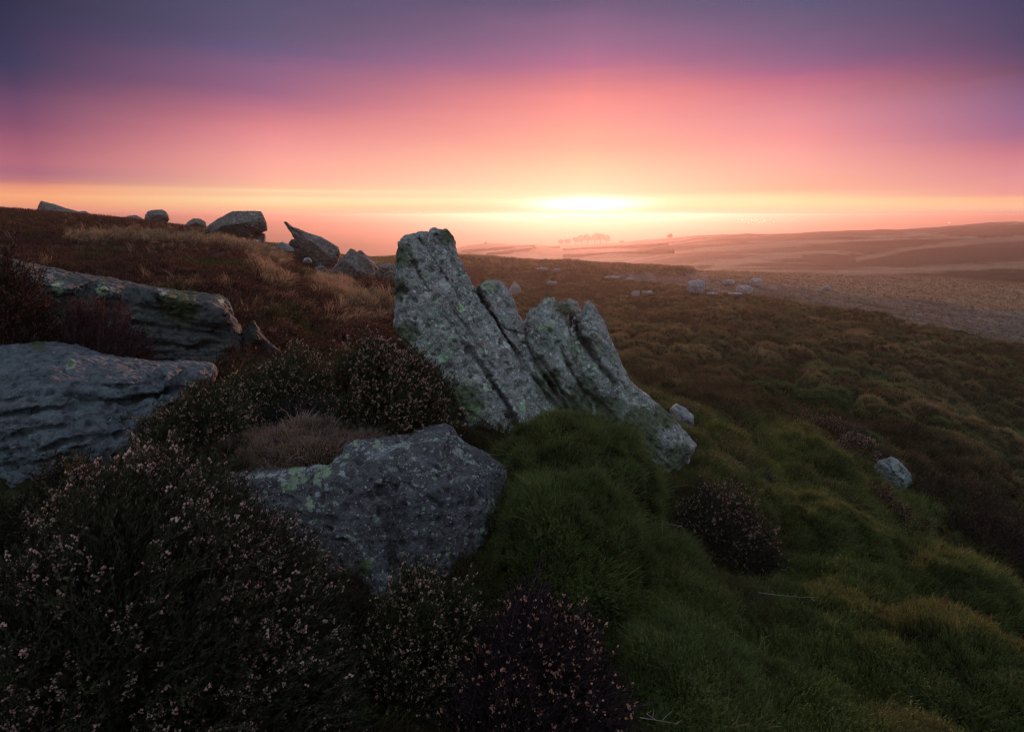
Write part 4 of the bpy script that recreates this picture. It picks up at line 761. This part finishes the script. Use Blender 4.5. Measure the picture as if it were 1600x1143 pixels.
# 4 near green slope
x, y, r = sample(170000, -45, 52, 1.0, 9, .85); keep = (x > -.9-.05*y) | (r < 3.4); keep &= ~slope_mask(x, y); x, y, r = x[keep], y[keep], r[keep]; z, u = upn(x, y); n = len(x)
bx, by = proj(np.stack([x, y, z], -1)); gr = ss(-25, 15, by-lerp_line(bx, [(1000,630),(1120,645),(1230,665),(1330,730),(1600,850)])+18*fbm(np.stack([x*1.1, y*1.1, x*0], -1), 2, 222))[:, None]; w = ss(.0, .5, fbm(np.stack([x*1.2, y*1.2, x*0], -1), 3, 221))[:, None]; far_ = ss(3.5, 8, r)[:, None]
lf = ss(.2, -.5, x)[:, None]
ct = (np.array([[.100,.122,.036]])*(1-w)+np.array([[.095,.082,.040]])*w)*(1+.35*far_); ct = ct*gr+np.array([[.060,.050,.030]])*(1-gr)*(.6+.9*RNG.random((n, 1))); ct = ct*(1-lf)+np.array([[.04,.026,.018]])*lf; ct = ct*jitter(n, .8)
cover('slope_plants', 'dense green shoots covering the near slope', np.stack([x, y, z-.015], -1), u+WIND*.8+RNG.normal(size=(n, 3))*.2+.5*np.stack([fbm(np.stack([x*4, y*4, x*0], -1), 2, 71), fbm(np.stack([x*4, y*4+5, x*0], -1), 2, 72), x*0], -1), (.035+.0075*r)*(.6+.8*RNG.random(n))*(1+1.0*fbm(np.stack([x*4, y*4, x*0], -1), 2, 79)).clip(.4, 2), RNG.integers(0, 4, n), ct, LS)
m = RNG.random(n) < .02; cover('slope_grass', 'thin grass blades among the shoots of the near slope', np.stack([x, y, z-.01], -1)[m], (u+WIND*1.2+RNG.normal(size=(n, 3))*.25)[m], ((.08+.010*r)*(.6+.7*RNG.random(n)))[m], RNG.integers(0, 4, m.sum()), (np.array([[.07,.08,.03]])*jitter(n, .9))[m], LG)
# ------------------------------------------------------------------ far trees, walls and lamps
M_FT = plant_mat('far_tree', trans=.2)
def tree(label, px, pyb, pyt, wpx, Y, seed, group=None, dense=1.0):
    random.seed(seed); a = P(px, pyb, Y); z0 = float(base_z(np.array([a[0]]), np.array([a[1]]))[0])-.3; h = max(P(px, pyt, Y)[2]-z0, 2.5); wr = wpx/FOC*Y/2
    root = empty('tree', (a[0], Y, z0)); tag(root, label, 'tree', group); t = T(); o0 = np.array([a[0], Y, z0])
    t.ribbon([o0, o0+(0, 0, h*.25), o0+(U(-.3, .3), 0, h*.6)], .45, (.06,.045,.04), (.06,.045,.04), (0, 1, 0)); t.ribbon([o0, o0+(0, 0, h*.25), o0+(0, U(-.3, .3), h*.6)], .45, (.06,.045,.04), (.06,.045,.04), (1, 0, 0))
    ends = []
    for k in range(16):
        an = U(0, 6.28); e = o0+np.array([math.cos(an)*wr*U(.4, .95), math.sin(an)*wr*U(.4, .95), h*U(.5, .93)]); s_ = o0+(0, 0, h*U(.2, .45)); t.ribbon([s_, (s_+e)/2+(0, 0, .4), e], .16, (.06,.045,.04), (.06,.045,.04)); ends.append(e)
    v, f, c_ = t.arr(); mk('trunk', v, f, M_FT, root, False, c_); t = T()
    for k in range(int(900*dense)):
        e = random.choice(ends); q = e+np.array([random.gauss(0, wr*.22), random.gauss(0, wr*.22), random.gauss(0, h*.09)]); 
        if q[2] < z0+h*.25 or q[2] > z0+h*1.02: continue
        s_ = U(.5, 1.0); d1 = np.array([U(-1, 1), U(-1, 1), U(-1, 1)])*s_; d2 = np.array([U(-1, 1), U(-1, 1), U(-1, 1)])*s_; g_ = U(.6, 1.4); t.tri(q, q+d1, q+d2, (.075*g_, .06*g_, .04*g_))
    v, f, c_ = t.arr(); mk('crown', v, f, M_FT, root, False, c_)
TR = [('leftmost low bush like tree of the far copse', 878, 381, 374, 10, .8),('second low tree from the left of the far copse', 887, 381, 373.5, 9, .8),('small tree left of the tall part of the far copse', 899, 380, 371, 9, .9),('tall tree at the left shoulder of the far copse', 909, 380, 367, 12, 1),
 ('broad round tree left of the centre gap in the far copse', 918, 380, 365, 13, 1),('tall tree right of the centre gap in the far copse', 929, 380, 364.5, 11, 1),('broad tree near the right end of the far copse', 938, 380, 365, 12, 1),('drooping tree at the right end of the far copse', 948, 380, 367, 11, .9)]
for i, (lb, px, pb, pt_, wp, dn) in enumerate(TR): tree(lb, px, pb, pt_, wp, 780+(i % 3)*8, 600+i, 'far copse on the hazy hill crest', dn)
tree('lone low bush on the hill crest right of the far copse', 971, 379.5, 376.5, 7, 790, 650)
tree('lone low bush on the hill crest left of the copse', 758, 386.5, 380, 5, 750, 651)
tree('small dark bush on the heather hill right of centre', 1047, 371.5, 365.5, 6, 600, 652)
mw, Nw = newmat('drystone'); ow = Nw.new('ShaderNodeOutputMaterial'); bw = Nw.new('ShaderNodeBsdfPrincipled'); Nw.l.new(Nw.ramp(Nw.noise(Nw.new('ShaderNodeNewGeometry').outputs['Position'], 1.5, 4), [(.3, (.03,.025,.02)), (.7, (.09,.075,.06))]), bw.inputs['Base Color']); bw.inputs['Roughness'].default_value = 1; Nw.l.new(bw.outputs[0], ow.inputs[0])
WL = [('dark field wall curving along the nearest far pasture', [(722,394),(760,392),(800,388),(840,385)]),('field wall crossing the pasture from lower left to the crest', [(760,400),(800,395),(835,390),(880,387)]),('field wall on the pasture below the far copse', [(880,392),(940,388),(1000,386),(1050,384)]),('lowest field wall above the moor crest', [(880,402),(940,399),(1000,397),(1060,394)])]
for lb, pts in WL:
    q = []
    for k in range(len(pts)-1):
        for t in np.linspace(0, 1, 8, endpoint=False): q.append((pts[k][0]*(1-t)+pts[k+1][0]*t, pts[k][1]*(1-t)+pts[k+1][1]*t))
    w3 = []
    for a, b_ in q:
        Y = hit(a, b_, 120, 1400)
        if Y and Y < 1000:
            if w3 and abs(Y/w3[-1][1]-1) > .10: break
            w3.append(P(a, b_, Y))
    if len(w3) < 3: continue
    v = []; f = []
    for k, p in enumerate(w3):
        d = w3[min(k+1, len(w3)-1)]-w3[max(k-1, 0)]; sd = np.array([-d[1], d[0], 0]); sd /= np.linalg.norm(sd)+1e-9; zb = float(base_z(p[0:1], p[1:2])[0]); hh = 1.6+U(-.15, .15)
        for s_, z_ in ((-.5, -1.5), (-.35, hh), (.35, hh), (.5, -1.5)): v.append((p[0]+sd[0]*s_, p[1]+sd[1]*s_, zb+z_))
        if k: a = 4*(k-1); f += [(a+i, a+i+1, a+i+5, a+i+4) for i in range(3)]
    o = mk('field_wall', np.array(v), np.array(f), mw, None, False); tag(o, lb, 'wall', 'drystone walls of the far pastures')
ml, Nl = newmat('lamp_glow'); ol = Nl.new('ShaderNodeOutputMaterial'); em = Nl.new('ShaderNodeEmission'); em.inputs[0].default_value = (1, .55, .25, 1); em.inputs[1].default_value = 18; Nl.l.new(em.outputs[0], ol.inputs[0]); ml.cycles.emission_sampling = 'NONE'
random.seed(5); proto = None
def lamp(px, py, Y, r_, label, group):
    global proto
    a = P(px, py, Y)
    if proto is None:
        bm = bmesh.new(); bmesh.ops.create_icosphere(bm, subdivisions=1, radius=1); me = bpy.data.meshes.new('town_lamp'); bm.to_mesh(me); bm.free(); me.materials.append(ml); proto = me
    o = bpy.data.objects.new('town_lamp', proto); COL.objects.link(o); o.location = a; o.scale = (r_, r_, r_); tag(o, label, 'lamp', group)
for k in range(26):
    px = random.choice((1165, 1190, 1194, 1215, 1240, 1180))+U(-9, 9); py = 345+U(-2.5, 3)
    lamp(px, py, 2250, U(.55, 1.1), 'tiny orange lamp glowing in the hazy town right of the sun', 'lamps of the far town')
lamp(1483, 348, 2250, 1.4, 'single orange lamp in the haze above the right hillside', None); lamp(1592, 347, 2250, 1.5, 'single orange lamp in the haze at the right frame edge', None)
# ------------------------------------------------------------------ air
bm = bmesh.new(); bmesh.ops.create_cube(bm, size=1); me = bpy.data.meshes.new('haze'); bm.to_mesh(me); bm.free(); hz = bpy.data.objects.new('haze', me); COL.objects.link(hz)
zlo = float(gZ.min())-1; zhi = CZ+3.5; hz.scale = (9800, 9800, zhi-zlo); hz.location = (0, 0, (zhi+zlo)/2); tag(hz, 'pink dawn haze lying over the valley', None, None, 'stuff')
mh, Nh = newmat('haze_air'); oh = Nh.new('ShaderNodeOutputMaterial'); pv = Nh.new('ShaderNodeVolumePrincipled'); pv.inputs['Color'].default_value = (.80, .60, .54, 1); pv.inputs['Density'].default_value = .00068; pv.inputs['Anisotropy'].default_value = .66
Nh.l.new(pv.outputs[0], oh.inputs['Volume']); me.materials.append(mh)
# ------------------------------------------------------------------ sun and sky
SAZ = math.radians(7.4); SEL = math.radians(2.6)
sd = Vector((math.sin(SAZ)*math.cos(SEL), math.cos(SAZ)*math.cos(SEL), math.sin(SEL)))
sl = bpy.data.lights.new('sun', 'SUN'); sl.energy = 4.2; sl.angle = math.radians(1.2); sl.color = (1, .47, .33); so = bpy.data.objects.new('sun', sl); COL.objects.link(so); so.rotation_euler = sd.to_track_quat('Z', 'Y').to_euler(); so.location = (0, 0, 30)
W = bpy.data.worlds.new('World'); scn.world = W; W.use_nodes = True; W.node_tree.nodes.clear(); N = NT(W)
ow = N.new('ShaderNodeOutputWorld'); bg = N.new('ShaderNodeBackground'); tc = N.new('ShaderNodeTexCoord').outputs['Generated']
sp = N.new('ShaderNodeSeparateXYZ'); N.l.new(tc, sp.inputs[0]); X_, Y_, Z_ = sp.outputs
DEG = 180/math.pi
az = N.math('MULTIPLY', N.math('ARCTAN2', X_, Y_), DEG); el = N.math('MULTIPLY', N.math('ARCSINE', Z_), DEG)
cmb = N.new('ShaderNodeCombineXYZ'); N.l.new(N.math('MULTIPLY', az, .05), cmb.inputs[0]); N.l.new(N.math('MULTIPLY', el, .9), cmb.inputs[1])
st1 = N.math('SUBTRACT', N.noise(cmb.outputs[0], 1.1, 5, .6, .2), .5)
cmb2 = N.new('ShaderNodeCombineXYZ'); N.l.new(N.math('MULTIPLY', az, .035), cmb2.inputs[0]); N.l.new(N.math('MULTIPLY', el, .16), cmb2.inputs[1])
st2 = N.math('SUBTRACT', N.noise(cmb2.outputs[0], 1.6, 4, .5, .3), .5)
amp = N.ss(el, 1.0, 12.0)
ele = N.math('ADD', N.math('ADD', el, N.math('MULTIPLY', st1, .55)), N.math('MULTIPLY', N.math('MULTIPLY', st2, amp), 1.5))
COLS = [(30, [(0,'#2f2f4a'),(50,'#363452'),(100,'#3c3a5c'),(130,'#523f60'),(160,'#6e496a'),(190,'#85506e'),(220,'#9d5c74'),(250,'#b3697b'),(270,'#ab6a80'),(283,'#c07a7c'),(292,'#ee9a7c'),(305,'#fbae7c'),(318,'#f5a37b'),(330,'#e59280')]),
 (430, [(0,'#545070'),(50,'#5e5674'),(80,'#6b5a80'),(100,'#835f83'),(140,'#9a6585'),(165,'#b87088'),(190,'#d5808a'),(215,'#ea9094'),(250,'#fba69c'),(280,'#ffb6a0'),(293,'#ffc4a0'),(299,'#ffe0ae'),(304,'#fac5a2'),(312,'#ffe6b2'),(322,'#ffce9c'),(335,'#fbb79c')]),
 (915, [(0,'#69587c'),(40,'#8a6586'),(70,'#9c6b8e'),(100,'#b87090'),(125,'#d9808a'),(150,'#f5908e'),(175,'#ff9b93'),(200,'#ffa899'),(230,'#ffb79d'),(260,'#ffcfaa'),(285,'#ffdfb8'),(300,'#ffe8bf'),(320,'#ffe4b4'),(335,'#ffcda6')]),
 (1230, [(0,'#585678'),(50,'#745c7e'),(90,'#8f6386'),(110,'#a8668a'),(130,'#c37088'),(160,'#d98592'),(190,'#e8929a'),(215,'#f5989a'),(240,'#fda8a0'),(270,'#ffb5a2'),(295,'#ffbc9c'),(308,'#ffd8a6'),(318,'#ffe3ac'),(330,'#ffd0a8'),(337,'#f8b0a0')]),
 (1570, [(0,'#3b3d60'),(60,'#4a4264'),(90,'#5b486c'),(115,'#6e4b68'),(150,'#8a6084'),(180,'#98688c'),(210,'#a86c8c'),(240,'#cc7c8a'),(270,'#dd8f94'),(303,'#f09f96'),(311,'#ffbe92'),(325,'#ffc49c'),(337,'#e0a09c')])]
pos_ = N.math('DIVIDE', ele, 60.0, clamp=True); cols = []; azc = []
for px, tb in COLS:
    stp = []
    for py, cc in tb:
        a_, b_, c_ = ray(px, py); stp.append((max(0, math.degrees(math.atan2(c_, math.hypot(a_, b_))))/60, lin(cc)))
    stp.sort(); top = stp[-1][1]; stp += [(.42, tuple(top[i]*.8+lin('#2c3a58')[i]*.2 for i in range(3))), (.62, (.20,.24,.32)), (1.0, (.38,.45,.55))]  # highest stops, out of view, brightened to light tops of stones and plants
    cols.append(N.ramp(pos_, stp)); a_, b_, c_ = ray({30: 60, 1570: 1570}.get(px, px), 300); azc.append(math.degrees(math.atan2(a_, b_)))
sky = cols[0]
for k in range(1, 5):
    mr = N.new('ShaderNodeMapRange'); mr.inputs[1].default_value = azc[k-1]; mr.inputs[2].default_value = azc[k]; mr.interpolation_type = 'LINEAR'; N.l.new(az, mr.inputs[0]); sky = N.mix(mr.outputs[0], sky, cols[k])
# cool sky behind the camera, brightened unseen to light the rock fronts
back = N.ss(Y_, .45, -.5); bcol = N.ramp(N.math('DIVIDE', el, 90.0, clamp=True), [(0, (.22,.23,.27)), (.12, (.27,.32,.38)), (.5, (.46,.55,.66)), (1, (.44,.53,.64))])
sky = N.mix(back, sky, bcol)
# brightness round the sun
da = N.math('SUBTRACT', az, math.degrees(SAZ)-.2); 
def gau(v, s): return N.math('MULTIPLY', N.math('DIVIDE', v, s), N.math('DIVIDE', v, s))
core = N.math('EXPONENT', N.math('MULTIPLY', N.math('ADD', gau(da, 4.6), gau(N.math('SUBTRACT', ele, .95), .58)), -1.0))
strk = N.math('EXPONENT', N.math('MULTIPLY', N.math('ADD', gau(da, 17.0), gau(N.math('SUBTRACT', ele, 1.35), .42)), -1.0))
add = N.mix(1.0, N.mix(N.math('MULTIPLY', core, 1.0, clamp=True), (0, 0, 0), (.85, .95, 1.0)), N.mix(N.math('MULTIPLY', strk, 1.0, clamp=True), (0, 0, 0), (.14, .13, .09)), 'ADD')
sky = N.mix(1.0, sky, add, 'ADD')
nsk = N.new('ShaderNodeTexSky'); nsk.sky_type = 'NISHITA'; nsk.sun_disc = False; nsk.sun_elevation = SEL; nsk.sun_rotation = SAZ
sky = N.mix(.0015, sky, nsk.outputs[0])
N.l.new(sky, bg.inputs[0]); bg.inputs[1].default_value = 1.0; N.l.new(bg.outputs[0], ow.inputs[0])
W.cycles.sampling_method = 'MANUAL'; W.cycles.sample_map_resolution = 1024
cy = scn.cycles; cy.use_denoising = True; cy.denoiser = 'OPENIMAGEDENOISE'; cy.denoising_input_passes = 'RGB_ALBEDO_NORMAL'; cy.denoising_prefilter = 'NONE'; cy.use_adaptive_sampling = False; cy.volume_bounces = 1; cy.sample_clamp_indirect = 4; cy.filter_width = 1.25; cy.max_bounces = 6; cy.diffuse_bounces = 3; cy.transparent_max_bounces = 8
